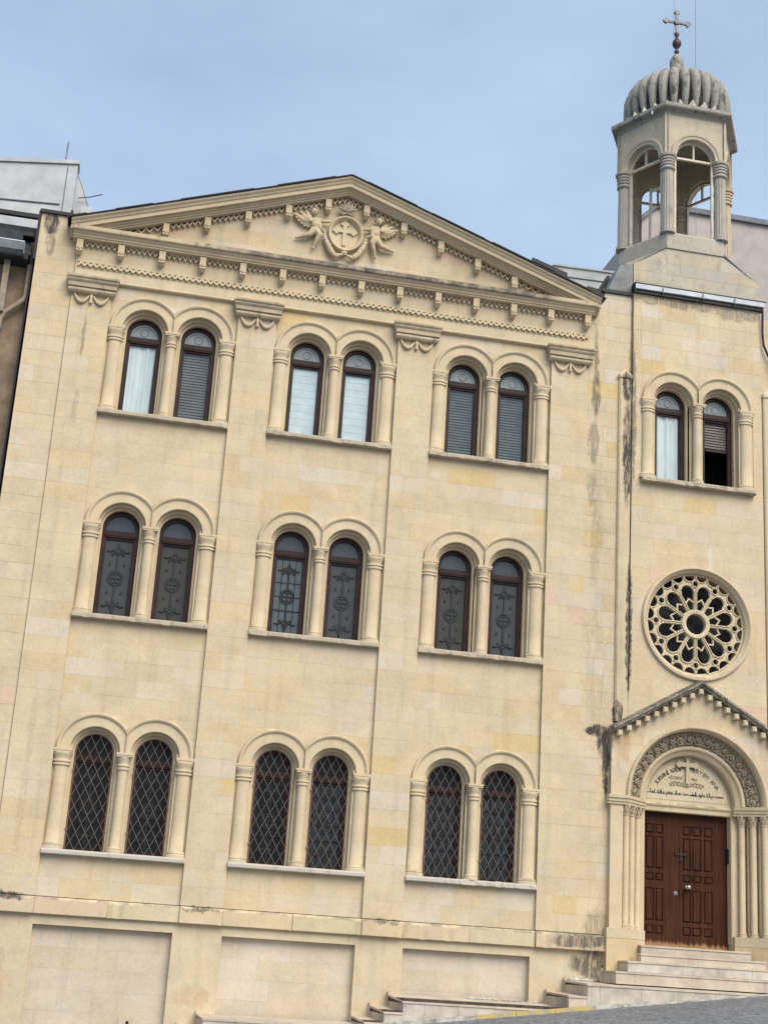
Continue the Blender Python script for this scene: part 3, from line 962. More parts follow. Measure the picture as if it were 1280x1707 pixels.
# ------------------------------------------------------------------ string course and base wall
def string_piece(x0, x1, yf, seed):
    q = random.Random(seed); mb = MB()
    n = max(3, int((x1-x0)/.08))
    am = [q.uniform(0, .004)+(q.random() < .06)*.02 for _ in range(n+1)]
    prof = [(.12, -.625), (yf+.05, -.632), (yf+.012, -.665), (yf, -.672), (yf, -.875), (yf+.01, -.885), (.12, -.885)]
    mb.sweep_x(prof, x0+.002, x1-.002, n, jit=lambda k, i: ((am[k], -am[k]*.6) if i in (2, 3, 4) else (0, 0)), tint=tuple(c*q.uniform(.96, 1.03) for c in BASE))
    mb.build('string_course', 'stained', church)
xs = [-5.33]+[v for p in PIL for v in p]+[5.20]
for i in range(len(xs)-1):
    pil = i % 2 == 1
    yf = -.062 if pil else -.03
    if i == 0 or i == len(xs)-2: string_piece(xs[i], xs[i+1], -.05, i); continue
    k = 1 if pil else 2
    for j in range(k):
        string_piece(xs[i]+(xs[i+1]-xs[i])*j/k, xs[i]+(xs[i+1]-xs[i])*(j+1)/k, yf, i*7+j)
def base_wall():
    mb = MB(); x0 = -5.33
    segs = []
    for a, b in BASEP:
        segs.append((x0, a)); x0 = b
    segs.append((x0, 5.25))
    for a, b in segs: mb.box(a, b, .04, .4, -3.6, -.884)
    for a, b in BASEP: mb.box(a, b, .04, .4, -1.035, -.884)
    mb.build('base_wall', 'plaster', church, base=(0.565, 0.468, 0.315))
base_wall()
mb = MB(); mb.box(-2.52, -2.28, .14, .16, -2.47, -2.28); p_ = mb.build('meter_cover', 'plaster', church, base=(.55, .46, .33))
mb = MB(); mb.lathe([(0, -2.4), (.022, -2.4), (.022, -2.36), (.0, -2.35)], -2.38, .13, 10); mb.build('valve_knob', 'cable', p_)

# ------------------------------------------------------------------ pilaster capitals with swags
def pilaster_capital(x0, x1):
    xc = (x0+x1)/2; w = (x1-x0)/2
    mb = MB()
    prof = [(.0, 9.36), (-.035, 9.362), (-.078, 9.376), (-.100, 9.405), (-.098, 9.435), (-.080, 9.458), (-.075, 9.466), (-.112, 9.470), (-.116, 9.545), (-.130, 9.55), (-.150, 9.575), (-.150, 9.60), (-.172, 9.615), (-.175, 9.655), (-.0, 9.668)]
    n = len(prof); vs = []; fs = []
    for k, (y, z) in enumerate(prof):
        e = w+(-y)*.62
        vs += [(xc-e, y, z), (xc+e, y, z), (xc+e, .01, z), (xc-e, .01, z)]
    for k in range(n-1):
        a = 4*k; b = a+4
        fs += [(a, a+1, b+1, b), (a+1, a+2, b+2, b+1), (a+3, a, b, b+3)]
    fs += [(3, 2, 1, 0), (4*n-4, 4*n-3, 4*n-2, 4*n-1)]
    mb.add(vs, fs)
    # bead row below the top edge
    m = 26
    for i in range(m): mb.box(xc-w*1.2+w*2.4*i/m, xc-w*1.2+w*2.4*(i+.55)/m, -.182, -.16, 9.618, 9.648)
    cap = mb.build('pilaster_capital', 'capital_stone', church)
    for s in (-1, 1):
        g = MB()
        pts = []
        for i in range(17):
            u = i/16; x = xc+s*(.04+.25*u); z = 9.365-.14*math.sin(PI*u)**.8-.02*(1-u)
            pts.append((x, -.03, z))
        g.tube(pts, lambda u: .015+.018*math.sin(PI*u)+.004*math.sin(u*44), 8); g.build('swag', 'stone', cap)
    g = MB(); g.tube([(xc, -.03, 9.37), (xc, -.04, 9.33), (xc, -.04, 9.26), (xc, -.03, 9.21)], lambda u: .026 if u < .8 else .034, 8); g.build('tassel', 'stone', cap)
for a, b in PIL: pilaster_capital(a, b)

# ------------------------------------------------------------------ entablature
mb = MB()
mb.sweep_x([(.05, 9.63), (-.012, 9.645), (-.018, 9.66), (-.012, 9.675), (.05, 9.68)][::-1], -3.97, 3.96, 1)
mb.build('thin_fillet', 'stone', church)
mb = MB()
mb.box(-4.62, 4.65, -.02, .03, 9.965, 9.985); mb.box(-4.60, 4.62, -.008, .03, 9.866, 9.878)
pts = []
n = 740
for i in range(n+1):
    x = -4.61+9.25*i/n
    ph = x/.104*2*PI
    pts.append((x, 9.922+.024*math.sin(ph)))
mb.ribbon(pts, .034, -.038, .02)
mb.build('rope_moulding', 'stone', church)

def bracket_mesh():
    mb = MB()
    mb.box(-.055, .055, -.135, .02, -.155, 0)
    mb.prism([(-.058, -.175), (.058, -.175), (.058, -.155), (-.058, -.155)], -.162, .02)
    vs = [(-.052, -.15, -.175), (.052, -.15, -.175), (.052, .02, -.175), (-.052, .02, -.175), (-.03, -.10, -.262), (.03, -.10, -.262), (.03, .02, -.262), (-.03, .02, -.262), (-.05, -.152, -.22), (.05, -.152, -.22), (.05, .02, -.22), (-.05, .02, -.22)]
    mb.add(vs, [(0, 8, 9, 1), (8, 4, 5, 9), (1, 9, 10, 2), (9, 5, 6, 10), (3, 11, 8, 0), (11, 7, 4, 8), (4, 7, 6, 5)])
    mb.add([(-.05, -.158, -.16), (0, -.175, -.15), (.05, -.158, -.16), (0, -.165, -.2)], [(0, 3, 1), (1, 3, 2)])
    me = mb.mesh('bracket'); me.materials.append(MAT['stone']); return me
BR = bracket_mesh()
BRX = [-4.615+.7085*i for i in range(14)]
cornice = MB()
prof = [(.03, 10.325), (-.03, 10.325), (-.045, 10.345), (-.15, 10.348), (-.155, 10.375), (-.175, 10.38), (-.18, 10.41), (-.20, 10.42), (-.225, 10.45), (-.235, 10.49), (-.255, 10.495), (-.258, 10.53), (.03, 10.56)]
qq = random.Random(3)
am = [qq.uniform(0, .004)+(qq.random() < .05)*.012 for _ in range(121)]
cornice.sweep_x(prof, -4.745, 4.70, 120, jit=lambda k, i: ((am[k], -am[k]*.5) if i in (9, 10, 11) else (0, 0)))
cor = cornice.build('horizontal_cornice', 'stone', church)
mb = MB(); mb.sweep_x([(.05, 10.462), (-.258, 10.462), (-.266, 10.478), (-.270, 10.54), (.05, 10.572)], -4.75, 4.705, 1); mb.build('cornice_cap', 'cornice_cap', cor)
for x in BRX: link('bracket', BR, cor, (x, 0, 10.335))
def zigzag(x0, z0, x1, z1, parent, n=5, h=.075, y=-.02):
    pts = []
    for i in range(2*n+1):
        u = i/(2*n); pts.append((x0+(x1-x0)*u, z0+(z1-z0)*u-(h if i % 2 else 0)))
    mb = MB(); mb.ribbon(pts, .022, y, y+.06)
    mb.build('zigzag_moulding', 'stone', parent)
for a, b in zip(BRX[:-1], BRX[1:]): zigzag(a+.07, 10.335, b-.07, 10.335, cor, 6, h=.078, y=-.055)

# raking cornices
SL = (12.30-10.635)/4.80
for s in (-1, 1):
    mb = MB()
    sec = [(.10, -.26), (-.09, -.26), (-.10, -.235), (-.125, -.23), (-.13, -.205), (-.16, -.20), (-.165, -.17), (-.225, -.165), (-.23, -.10), (-.25, -.09), (-.265, -.06), (-.30, -.03), (-.305, 0), (.10, .01)]
    ca = 1/math.sqrt(1+SL*SL)
    vs = []; N = 50; m = len(sec)
    for k in range(N+1):
        u = k/N; x = s*4.80*u
        for (y, h) in sec:
            hh = h*.98/ca
            vs.append((x, y, 12.30-SL*4.80*u+hh))
    fs = []
    for k in range(N):
        for i in range(m):
            j = (i+1) % m
            f = (k*m+i, (k+1)*m+i, (k+1)*m+j, k*m+j)
            fs.append(f if s > 0 else f[::-1])
    fs.append(tuple(N*m+i for i in range(m-1, -1, -1)) if s > 0 else tuple(N*m+i for i in range(m)))
    mb.add(vs, fs)
    rk = mb.build('raking_cornice', 'stone', church)
    bx = [.3545+.7085*i for i in range(5)]
    for x in bx: link('bracket', BR, rk, (s*x, .055, 12.30-SL*x-.285))
    prev = 0.0
    lst = [0.0]+bx+[4.15]
    for a, b in zip(lst[:-1], lst[1:]):
        a2 = a+(.075 if a > 0 else .01); b2 = b-.075
        zigzag(s*a2, 12.30-SL*a2-.285, s*b2, 12.30-SL*b2-.285, rk, 3 if a == 0 else 6, h=.078, y=.0)
# sheet metal roof
mb = MB()
vs = []
for y in (-.33, 12.0):
    vs += [(-4.87, y, 10.615), (0, y, 12.308), (4.87, y, 10.615), (4.87, y, 10.632), (0, y, 12.328), (-4.87, y, 10.632)]
mb.add(vs, [(0, 1, 4, 5), (1, 2, 3, 4), (5, 4, 10, 11), (4, 3, 9, 10), (0, 5, 11, 6), (2, 8, 9, 3), (0, 6, 7, 1), (1, 7, 8, 2), (11, 10, 7, 6), (10, 9, 8, 7)])
roof = mb.build('metal_roof', 'dark_metal', church)
q = random.Random(5)
for s in (-1, 1):
    x = .3
    while x < 4.6:
        l = q.uniform(.6, 1.3); h = q.uniform(.004, .012)
        vs = []; mb = MB()
        for xx in (x, min(x+l, 4.85)):
            z = 12.328-SL*1.0*xx*1.003
            for y in (-.338, -.2): vs += [(s*xx, y, z-.008), (s*xx, y, z+h)]
        mb.add(vs, [(0, 4, 5, 1), (1, 5, 7, 3), (2, 3, 7, 6), (0, 2, 6, 4), (0, 1, 3, 2), (4, 6, 7, 5)]); mb.build('roof_edge_lap', 'dark_metal', roof)
        x += l+q.uniform(.05, .5)
mb = MB()
mb.prism([(3.45, 11.17), (4.12, 10.93), (4.12, 11.03), (3.45, 11.24)], -.30, .3); mb.build('roof_flashing', 'dark_metal', roof)
mb = MB(); mb.prism([(4.55, 10.78), (4.95, 10.72), (4.97, 10.95), (4.62, 11.0)], .02, .3)
mb.build('roof_flashing', 'dark_metal', roof)
mb = MB(); mb.prism([(4.62, 11.02), (4.99, 10.90), (5.02, 11.05), (4.66, 11.13)], .3, .36); mb.build('zinc_flashing', 'zinc', roof)

# body behind the facade
mb = MB()
mb.box(-5.32, 9.4, 1.35, 12, -3.6, 10.5); mb.box(-5.32, -5.2, .05, 1.36, -3.6, 10.78); mb.box(-4.7, 4.7, .27, 1.36, 10.0, 10.6)
mb.prism([(-4.7, 10.6), (4.7, 10.6), (0, 12.25)], .17, 11.9)
mb.box(9.55, 14, .035, 1.4, -3.6, 10.85); mb.box(9.3, 14, 1.3, 12, -3.6, 10.5)
mb.box(5.52, 8.05, 1.3, 2.4, 10.4, 11.08); mb.box(5.52, 5.75, .2, 1.32, 10.0, 11.07); mb.box(7.85, 8.05, .2, 1.32, 10.0, 11.07); mb.box(5.52, 8.05, .2, 1.3, 10.9, 11.06)
mb.build('building_body', 'plaster', church)
# dark trim along the strip tops
mb = MB(); mb.box(-5.36, -4.78, -.02, .4, 10.80, 10.86); mb.build('parapet_flashing', 'dark_metal', church)
mb = MB(); mb.box(-5.375, -5.335, -.0, .08, 9.9, 10.83); mb.box(-4.845, -4.80, -.10, -.05, 10.58, 10.87); mb.build('roof_post', 'dark_metal', church)
mb = MB(); mb.box(4.90, 5.505, -.015, .4, 10.92, 10.985); mb.build('parapet_flashing', 'dark_metal', church)

# ------------------------------------------------------------------ relief in the pediment
def feathers(mb, root, pts, y):
    rx, rz = root
    for i, (x, z) in enumerate(pts):
        d = Vector((x-rx, z-rz)); L = d.length; d.normalize(); nrm = Vector((-d.y, d.x)); m = 8
        top = []; bot = []
        for k in range(m+1):
            u = k/m; w = .042*math.sin(min(1, u*1.15+.12)*PI*.88)
            c = Vector((rx, rz))+d*(L*u); top.append(c+nrm*w); bot.append(c-nrm*w)
        poly = [(p.x, p.y) for p in bot]+[(p.x, p.y) for p in top[::-1]]
        mb.prism(poly, y-.010*i, .07)
def cherub(name, J, wing_root, wing_pts):
    # J joints: head neck chest hip kneeA footA kneeB footB elbowA handA elbowB handB, each (x, z)
    yv = {'head': -.045, 'neck': -.025, 'chest': -.02, 'hip': -.015, 'kneeA': -.04, 'footA': .01, 'kneeB': -.06, 'footB': -.01, 'elA': -.03, 'haA': -.02, 'elB': -.06, 'haB': -.03}
    keys = list(yv)
    P = {k: Vector((J[i][0], yv[k], J[i][1])) for i, k in enumerate(keys)}
    f = 1 if J[0][0] < 0 else -1
    b = MB()
    def limb(pts, radii):
        for (p, q), (r0, r1) in zip(zip(pts[:-1], pts[1:]), zip(radii[:-1], radii[1:])):
            b.tube([p, p.lerp(q, .5), q], lambda u: r0+(r1-r0)*u, 10); b.ball(p, r0, 6); b.ball(q, r1, 6)
    b.ball(P['head']+Vector((0, -.01, .012)), .072, 8, (.94, 1, 1.08)); b.ball(P['head']+Vector((f*.012, -.045, -.022)), .045, 7, (1.1, .9, .9))
    b.ball(P['head']+Vector((f*.016, -.088, .0)), .014, 5, (1, 1.1, 1.5))
    limb([P['neck'], P['head']], [.036, .04])
    b.ball(P['chest'], .086, 8, (1.0, .75, 1.0)); b.ball(P['chest'].lerp(P['hip'], .5)+Vector((0, -.012, 0)), .080, 8, (1, .85, 1.1)); b.ball(P['hip'], .088, 8, (1.05, .8, .95))
    limb([P['chest'], P['neck']], [.06, .036])
    for k_, f_, r in (('kneeA', 'footA', 1.0), ('kneeB', 'footB', 1.0)):
        limb([P['hip']+(P[k_]-P['hip'])*.1, P['hip'].lerp(P[k_], .5), P[k_]], [.072, .068, .050])
        d = (P[f_]-P[k_])
        limb([P[k_], P[k_]+d*.4, P[k_]+d*.88], [.048, .045, .026])
        b.ball(P[f_], .030, 6, (1.35 if abs(d.x) > abs(d.z) else .9, 1.0, .8 if abs(d.x) > abs(d.z) else 1.4))
    for e_, h_ in (('elA', 'haA'), ('elB', 'haB')):
        sh = P['chest']+Vector((.055*(1 if P[e_].x > P['chest'].x else -1), -.01, .035))
        limb([sh, P[e_], P[h_]], [.042, .036, .024]); b.ball(P[h_], .030, 6, (1.2, .8, .9))
    me = b.mesh(name)
    o = link(name, me, church)
    md = o.modifiers.new('remesh', 'REMESH'); md.mode = 'VOXEL'; md.voxel_size = .0085; md.use_smooth_shade = True
    sm = o.modifiers.new('smooth', 'SMOOTH'); sm.factor = .5; sm.iterations = 4
    dg = bpy.context.evaluated_depsgraph_get()
    m2 = bpy.data.meshes.new_from_object(o.evaluated_get(dg))
    bpy.data.objects.remove(o, do_unlink=True); bpy.data.meshes.remove(me)
    if 'tint' in m2.attributes: m2.attributes.remove(m2.attributes['tint'])
    at = m2.attributes.new('tint', 'FLOAT_COLOR', 'FACE'); arr = np.ones((len(m2.polygons), 4), dtype=np.float32); arr[:, :3] = (.50, .405, .26); at.data.foreach_set('color', arr.ravel())
    m2.materials.clear(); m2.materials.append(MAT['stone'])
    m2.polygons.foreach_set('use_smooth', np.ones(len(m2.polygons), dtype=bool))
    o = link(name, m2, church)
    # hair curls, brow and nose
    hx, hz = J[0]
    hb = MB(); q = random.Random(4)
    for k in range(34):
        a = q.uniform(-.25, PI+.25); rr = q.uniform(.055, .082)
        hb.ball((hx-f*.006+rr*math.cos(a), -.03-.055*q.uniform(0, 1)*(1 if rr > .07 else 1.3), hz+.022+rr*math.sin(a)), q.uniform(.018, .026), 5)
    for k in range(8): hb.ball((hx-f*(.062+.010*math.sin(k*2)), -.03-.006*k % .03, hz+.05-.018*k), .022, 5)
    hb.build('hair', 'stone', o, base=(.36, .295, .19))
    w = MB(); feathers(w, wing_root, wing_pts, -.004); w.build('wing', 'stone', o)
cherub('cherub_relief', [(-.601, 11.583), (-.582, 11.497), (-.572, 11.425), (-.557, 11.277), (-.655, 11.140), (-.868, 11.070), (-.480, 11.150), (-.570, 10.905), (-.43, 11.445), (-.32, 11.462), (-.475, 11.30), (-.391, 11.239)],
       (-.63, 11.40), [(-.70, 11.30), (-.77, 11.315), (-.83, 11.355), (-.885, 11.405), (-.93, 11.46), (-.965, 11.51), (-.86, 11.57), (-.75, 11.585)])
cherub('cherub_relief', [(.596, 11.585), (.570, 11.50), (.555, 11.437), (.553, 11.276), (.665, 11.120), (.882, 11.078), (.492, 11.150), (.567, 10.905), (.437, 11.428), (.333, 11.412), (.481, 11.285), (.395, 11.265)],
       (.64, 11.41), [(.69, 11.315), (.76, 11.315), (.82, 11.35), (.875, 11.39), (.915, 11.43), (.95, 11.485), (.85, 11.535), (.74, 11.55)])
mb = MB()
n = 48; vs = []; fs = []
prof = [(1.02, .07), (1.02, -.02), (.97, -.055), (.90, -.05), (.84, -.02), (.78, .02), (.76, .045)]
for i in range(n):
    a = 2*PI*i/n
    for r, y in prof: vs.append((.004+.318*r*math.cos(a), y, 11.275+.355*r*math.sin(a)))
m = len(prof)
for i in range(n):
    j = (i+1) % n
    for k in range(m-1): fs.append((i*m+k, i*m+k+1, j*m+k+1, j*m+k))
mb.add(vs, fs, smooth=True)
mb.prism([(.004+.25*math.cos(2*PI*i/30), 11.275+.28*math.sin(2*PI*i/30)) for i in range(30)], .045, .07)
med = mb.build('medallion', 'stone', church)
def trefoil_cross(X, Z):
    def box(cx, cz, hx, hz): return np.minimum(hx-np.abs(X-cx), hz-np.abs(Z-cz))
    f = np.maximum(box(-.01, 11.28, .035, .22), box(-.005, 11.345, .19, .033))
    for cx, cz in ((-.01, 11.525), (-.055, 11.49), (.035, 11.49), (-.20, 11.345), (-.16, 11.375), (-.16, 11.312), (.19, 11.345), (.15, 11.38), (.15, 11.312)):
        f = np.maximum(f, .034-np.hypot(X-cx, Z-cz))
    return f
mb = MB(); plate(mb, trefoil_cross, -.26, .26, 11.02, 11.60, 60, 66, .012, .05); mb.build('cross', 'stone', med)
mb = MB()
for k, a in enumerate([-1.15, -.75, -.4, 0, .4, .75, 1.15]):
    L = .20-.03*abs(a); c = (.005+.0, 11.70)
    pts = [(c[0]+math.sin(a)*L*u+.02*math.sin(a)*u*u, -.05-.01*math.sin(PI*u)-.003*k, c[1]+math.cos(a)*L*u) for u in [i/7 for i in range(8)]]
    mb.tube(pts, lambda u: .012+.02*math.sin(PI*min(1, u*.9+.1)), 6)
for s in (-1, 1):
    mb.tube([(.005+s*(.10-.03*math.cos(t)*(1-t/8)), -.05, 11.66+.03*math.sin(t)*(1-t/8)) for t in [i*.5 for i in range(12)]], .014, 6)
mb.tube([(.005-.10, -.04, 11.64), (.005, -.05, 11.68), (.105, -.04, 11.64)], .024, 6)
mb.build('palmette', 'dark_carved', med)
for s, pts in ((-1, [(-.385, 11.22), (-.365, 11.12), (-.314, 11.016), (-.235, 10.879), (-.161, 10.805), (-.05, 10.845)]), (1, [(.385, 11.23), (.368, 11.13), (.33, 11.035), (.255, 10.900), (.167, 10.805), (.058, 10.84)])):
    g = MB(); P = []
    for i in range(len(pts)-1):
        for k in range(5): P.append((pts[i][0]+(pts[i+1][0]-pts[i][0])*k/5, -.02, pts[i][1]+(pts[i+1][1]-pts[i][1])*k/5))
    P.append((pts[-1][0], -.02, pts[-1][1]))
    g.tube(P, lambda u: .020+.032*math.sin(PI*min(1, u*.95))+.007*math.sin(u*60), 9); g.build('fruit_garland', 'stone', med)
mb = MB(); mb.ball((.0, -.02, 10.895), .045, 7, (1.3, .8, .9)); mb.ball((-.03, -.02, 10.855), .025, 6); mb.ball((.03, -.02, 10.855), .025, 6); mb.build('garland_knot', 'stone', med)

# ------------------------------------------------------------------ rose window
mb = MB()
mb.ring_sweep([(1.035, .03), (1.035, -.03), (1.02, -.055), (.985, -.06), (.965, -.04), (.955, -.015), (.93, .0), (.915, .03), (.905, .31)][::-1], XROSE, ZROSE, 0, 2*PI, 96)
rose = mb.build('rose_window', 'stone', church)
def rose_fn(X, Z):
    x = X-XROSE; z = Z-ZROSE
    r = np.hypot(x, z); a = np.arctan2(z, x)+PI/12*0
    sec = 2*PI/12
    am_ = (a+sec/2) % sec-sec/2                 # angle from the nearest spoke
    ap = (a % sec)-sec/2                        # angle from the nearest petal axis
    solid = .92-r
    def cut(f, hole): return np.minimum(f, -hole)
    hub = .19-r
    f = cut(solid, hub)
    px = r*np.cos(ap); pz = r*np.sin(ap)
    # petals: wedge between spokes closed by a round head
    wedge = np.minimum(np.minimum(px*math.tan(sec/2)-np.abs(pz)-.034, .61-px), r-.272)
    head = .110-np.hypot(px-.60, pz)
    petal = np.maximum(wedge, head)
    # chevron bar left standing in every petal
    chev = .017-np.abs((px-.475)+np.abs(pz)*1.05)
    chev = np.minimum(chev, .11-np.abs(pz))
    f = cut(f, np.minimum(petal, -chev))
    # small round eye at the end of every spoke
    sx = r*np.cos(am_); sz = r*np.sin(am_)
    f = cut(f, .050-np.hypot(sx-.738, sz))
    # half moons along the rim
    s24 = 2*PI/24
    a24 = ((a) % s24)-s24/2
    mx = r*np.cos(a24); mz = r*np.sin(a24)
    moon = np.minimum(.104-np.hypot(mx-.885, mz), .885-r)
    f = cut(f, moon)
    return f
mb = MB(); plate(mb, rose_fn, XROSE-.93, XROSE+.93, ZROSE-.93, ZROSE+.93, 190, 190, .075, .118); tr_ = mb.build('rose_tracery', 'stone', rose, base=(.56, .47, .31))
# raised edge beads: rings and spoke ribs standing proud of the plate
mb = MB()
mb.ring_sweep([(.185, .15), (.185, .045), (.20, .035), (.25, .035), (.265, .05), (.265, .08)], XROSE, ZROSE, 0, 2*PI, 48)
for k in range(12):
    a = k*PI/6; d = Vector((math.cos(a), math.sin(a))); nn = Vector((-d.y, d.x))
    for s in (-1, 1):
        p0 = d*.26+nn*s*.018; p1 = d*.64+nn*s*.017
        mb.ribbon([(XROSE+p0.x, ZROSE+p0.y), (XROSE+p1.x, ZROSE+p1.y)], .014, .055, .08)
    ex = d*.738; mb.ribbon(arc(XROSE+ex.x, ZROSE+ex.y, .059, 0, 2*PI, 16)[:-1], .014, .056, .08, True)
    a2 = a+PI/12; e = Vector((math.cos(a2), math.sin(a2)))*.60
    mb.ribbon(arc(XROSE+e.x, ZROSE+e.y, .126, a2-1.75, a2+1.75, 16), .014, .057, .08)
for k in range(24):
    a = (k+.5)*PI/12; e = Vector((math.cos(a), math.sin(a)))*.885
    mb.ribbon(arc(XROSE+e.x, ZROSE+e.y, .107, a+1.62, a+2*PI-1.62, 12), .013, .058, .08)
mb.build('tracery_bead', 'stone', rose, base=(.57, .48, .32))
mb = MB(); mb.prism(arc(XROSE, ZROSE, .93, 0, 2*PI, 48)[:-1], .30, .32); mb.build('rose_glass', 'rose_glass', rose)

# ------------------------------------------------------------------ tower trim
for x in (5.375, 8.20):
    mb = MB()
    w = .118
    for z0, z1, e, y in ((2.9, 9.235, 0, -.03), (9.236, 9.285, .018, -.05)):
        vs = [(x-w-e, y+.025, z0), (x-w-e+.025, y, z0), (x+w+e-.025, y, z0), (x+w+e, y+.025, z0), (x+w+e, .1, z0), (x-w-e, .1, z0)]
        vs += [(a, b, z1) for a, b, _ in vs]
        mb.add(vs, [(i, (i+1) % 6, 6+(i+1) % 6, 6+i) for i in range(6)]+[(5, 4, 3, 2, 1, 0), (6, 7, 8, 9, 10, 11)])
    mb.hull([(x-w-.018, -.05, 9.286), (x+w+.018, -.05, 9.286), (x+w+.018, .1, 9.286), (x-w-.018, .1, 9.286), (x, .0, 9.42), (x, .1, 9.43)])
    mb.build('strip_pilaster', 'stained', church)
mb = MB(); q = random.Random(9)
pts = [(5.512+q.uniform(-.004, .004)-.004*i/10, -.012, 10.95-(10.95-3.45)*i/24) for i in range(25)]
mb.tube(pts, .0085, 6); mb.build('downlead_cable', 'cable', church)
mb = MB()
mb.sweep_x([(-.10, 11.055), (-.115, 11.14), (-.095, 11.14), (-.09, 11.07), (.06, 11.07), (.06, 11.055)][::-1], 5.52, 8.12, 1)
gut = mb.build('zinc_gutter', 'zinc', church)
mb = MB(); mb.box(5.50, 8.14, -.118, .12, 11.141, 11.165); mb.box(5.50, 5.519, -.12, .2, 10.99, 11.165); mb.box(5.505, 8.1, -.06, .05, 10.985, 11.052); mb.build('gutter_edge', 'dark_metal', gut)
mb = MB()
for x in (6.06, 6.86, 7.5): mb.box(x-.012, x+.012, -.121, -.09, 11.02, 11.145)
mb.build('gutter_clip', 'gray_metal', gut)
mb = MB(); mb.tube([(8.085, -.06, 11.0), (8.085, -.04, 10.55), (8.10, -.04, 10.3), (8.25, -.04, 9.95), (8.3, -.04, 9.6)], .022, 8); mb.build('gutter_downpipe', 'cable', church)
mb = MB(); mb.prism([(5.03, 10.985), (5.52, 10.985), (5.52, 11.60), (5.27, 11.56)], .05, 1.2); mb.build('lead_apron', 'lead', church)
mb = MB(); mb.prism([(5.0, 11.2), (5.06, 11.12), (5.27, 11.58), (5.22, 11.60)], .6, .75); mb.build('lead_apron_edge', 'dark_metal', church)

# ------------------------------------------------------------------ belfry
BX, BY, BR_ = 6.775, 1.05, 1.08
def hexpt(r, k, z, off=0): a = -PI/2+PI/6+k*PI/3; return (BX+r*math.cos(a), BY+r*math.sin(a), z)
# vertices k: 0 = front right, 5 = front left, 4 = left, 1 = right
mb = MB()
sq = [(5.53, .10), (8.10, .10), (8.10, 2.0), (5.53, 2.0)]
mb.hull([(x, y, 11.0) for x, y in sq]+[(x, y, 11.60) for x, y in sq]+[hexpt(1.14, k, 12.09) for k in range(6)])
bb = mb.build('belfry_base', 'belfry', church, base=(.54, .46, .33))
# dressed stones on the front face of the base
def base_hi(x):
    d = abs(x-BX)
    if d < .57: return 12.06
    return 12.06-(d-.57)*(12.06-11.60)/(1.285-.57)
nb = len(BLOCKS)
zone(5.54, 8.09, 11.17, 12.08, .062, hi=base_hi, kind='belfry', course=.235, zbase=11.05, back=False, depth=.04, length=(.5, .95))
for (pl, y, dp, tint, ar, mat) in BLOCKS[nb:]:
    m = MB(); m.prism(pl, y, y+dp, tint, .003 if len(pl) == 4 else 0); m.build('stone_block', 'belfry', bb)
mb = MB()
mb.hull([hexpt(1.17, k, 12.07) for k in range(6)]+[hexpt(1.17, k, 12.38) for k in range(6)]+[hexpt(1.14, k, 12.42) for k in range(6)])
mb.build('belfry_pedestal', 'belfry', church, base=(.47, .42, .34))
# lead hips on the broached corners
mb = MB()
for s in (-1, 1):
    p = Vector((BX+s*1.245, .085, 11.62)); q_ = Vector(hexpt(1.15, 5 if s < 0 else 0, 12.10))
    mb.tube([p, p.lerp(q_, .5), q_], .022, 6)
    p2 = Vector((BX+s*1.245, .12, 11.62)); q2 = Vector(hexpt(1.15, 4 if s < 0 else 1, 12.10)); mb.tube([p2, q2], .016, 6)
mb.build('lead_hip', 'lead', church)
def fluted(a, z): return 1-.11*(.5+.5*math.cos(a*14))**.8
mb = MB()
mb.lathe([(.150, 12.40), (.150, 12.44), (.135, 12.455), (.142, 12.475), (.125, 12.495)], 0, 0, 24)
mb.lathe([(.118, 12.49), (.118, 13.0), (.112, 13.79)], 0, 0, 96, flute=fluted)
BCOL = mb.mesh('belfry_column'); BCOL.materials.append(MAT['gray_stone'])
mb = MB()
mb.lathe([(.10, 13.775), (.138, 13.78), (.146, 13.80), (.138, 13.825), (.116, 13.83), (.116, 13.865), (.138, 13.87), (.138, 13.90), (.120, 13.905), (.120, 13.925), (.142, 13.93), (.142, 13.96), (.126, 13.965), (.126, 13.985), (.150, 13.99), (.152, 14.02), (.138, 14.025), (.138, 14.04), (.168, 14.05), (.175, 14.07), (.175, 14.10), (.16, 14.108), (.0, 14.11)], 0, 0, 28)
BCAP = mb.mesh('column_capital'); BCAP.materials.append(MAT['gray_stone'])
BCOL_W = with_mat(BCOL, 'belfry'); BCAP_W = with_mat(BCAP, 'belfry')
for k in range(6):
    x, y, _ = hexpt(BR_, k, 0)
    warm = k in (1, 2, 3)
    c = link('belfry_column', BCOL_W if warm else BCOL, church, (x, y, 0))
    link('column_capital', BCAP_W if warm else BCAP, c, (x, y, 0))
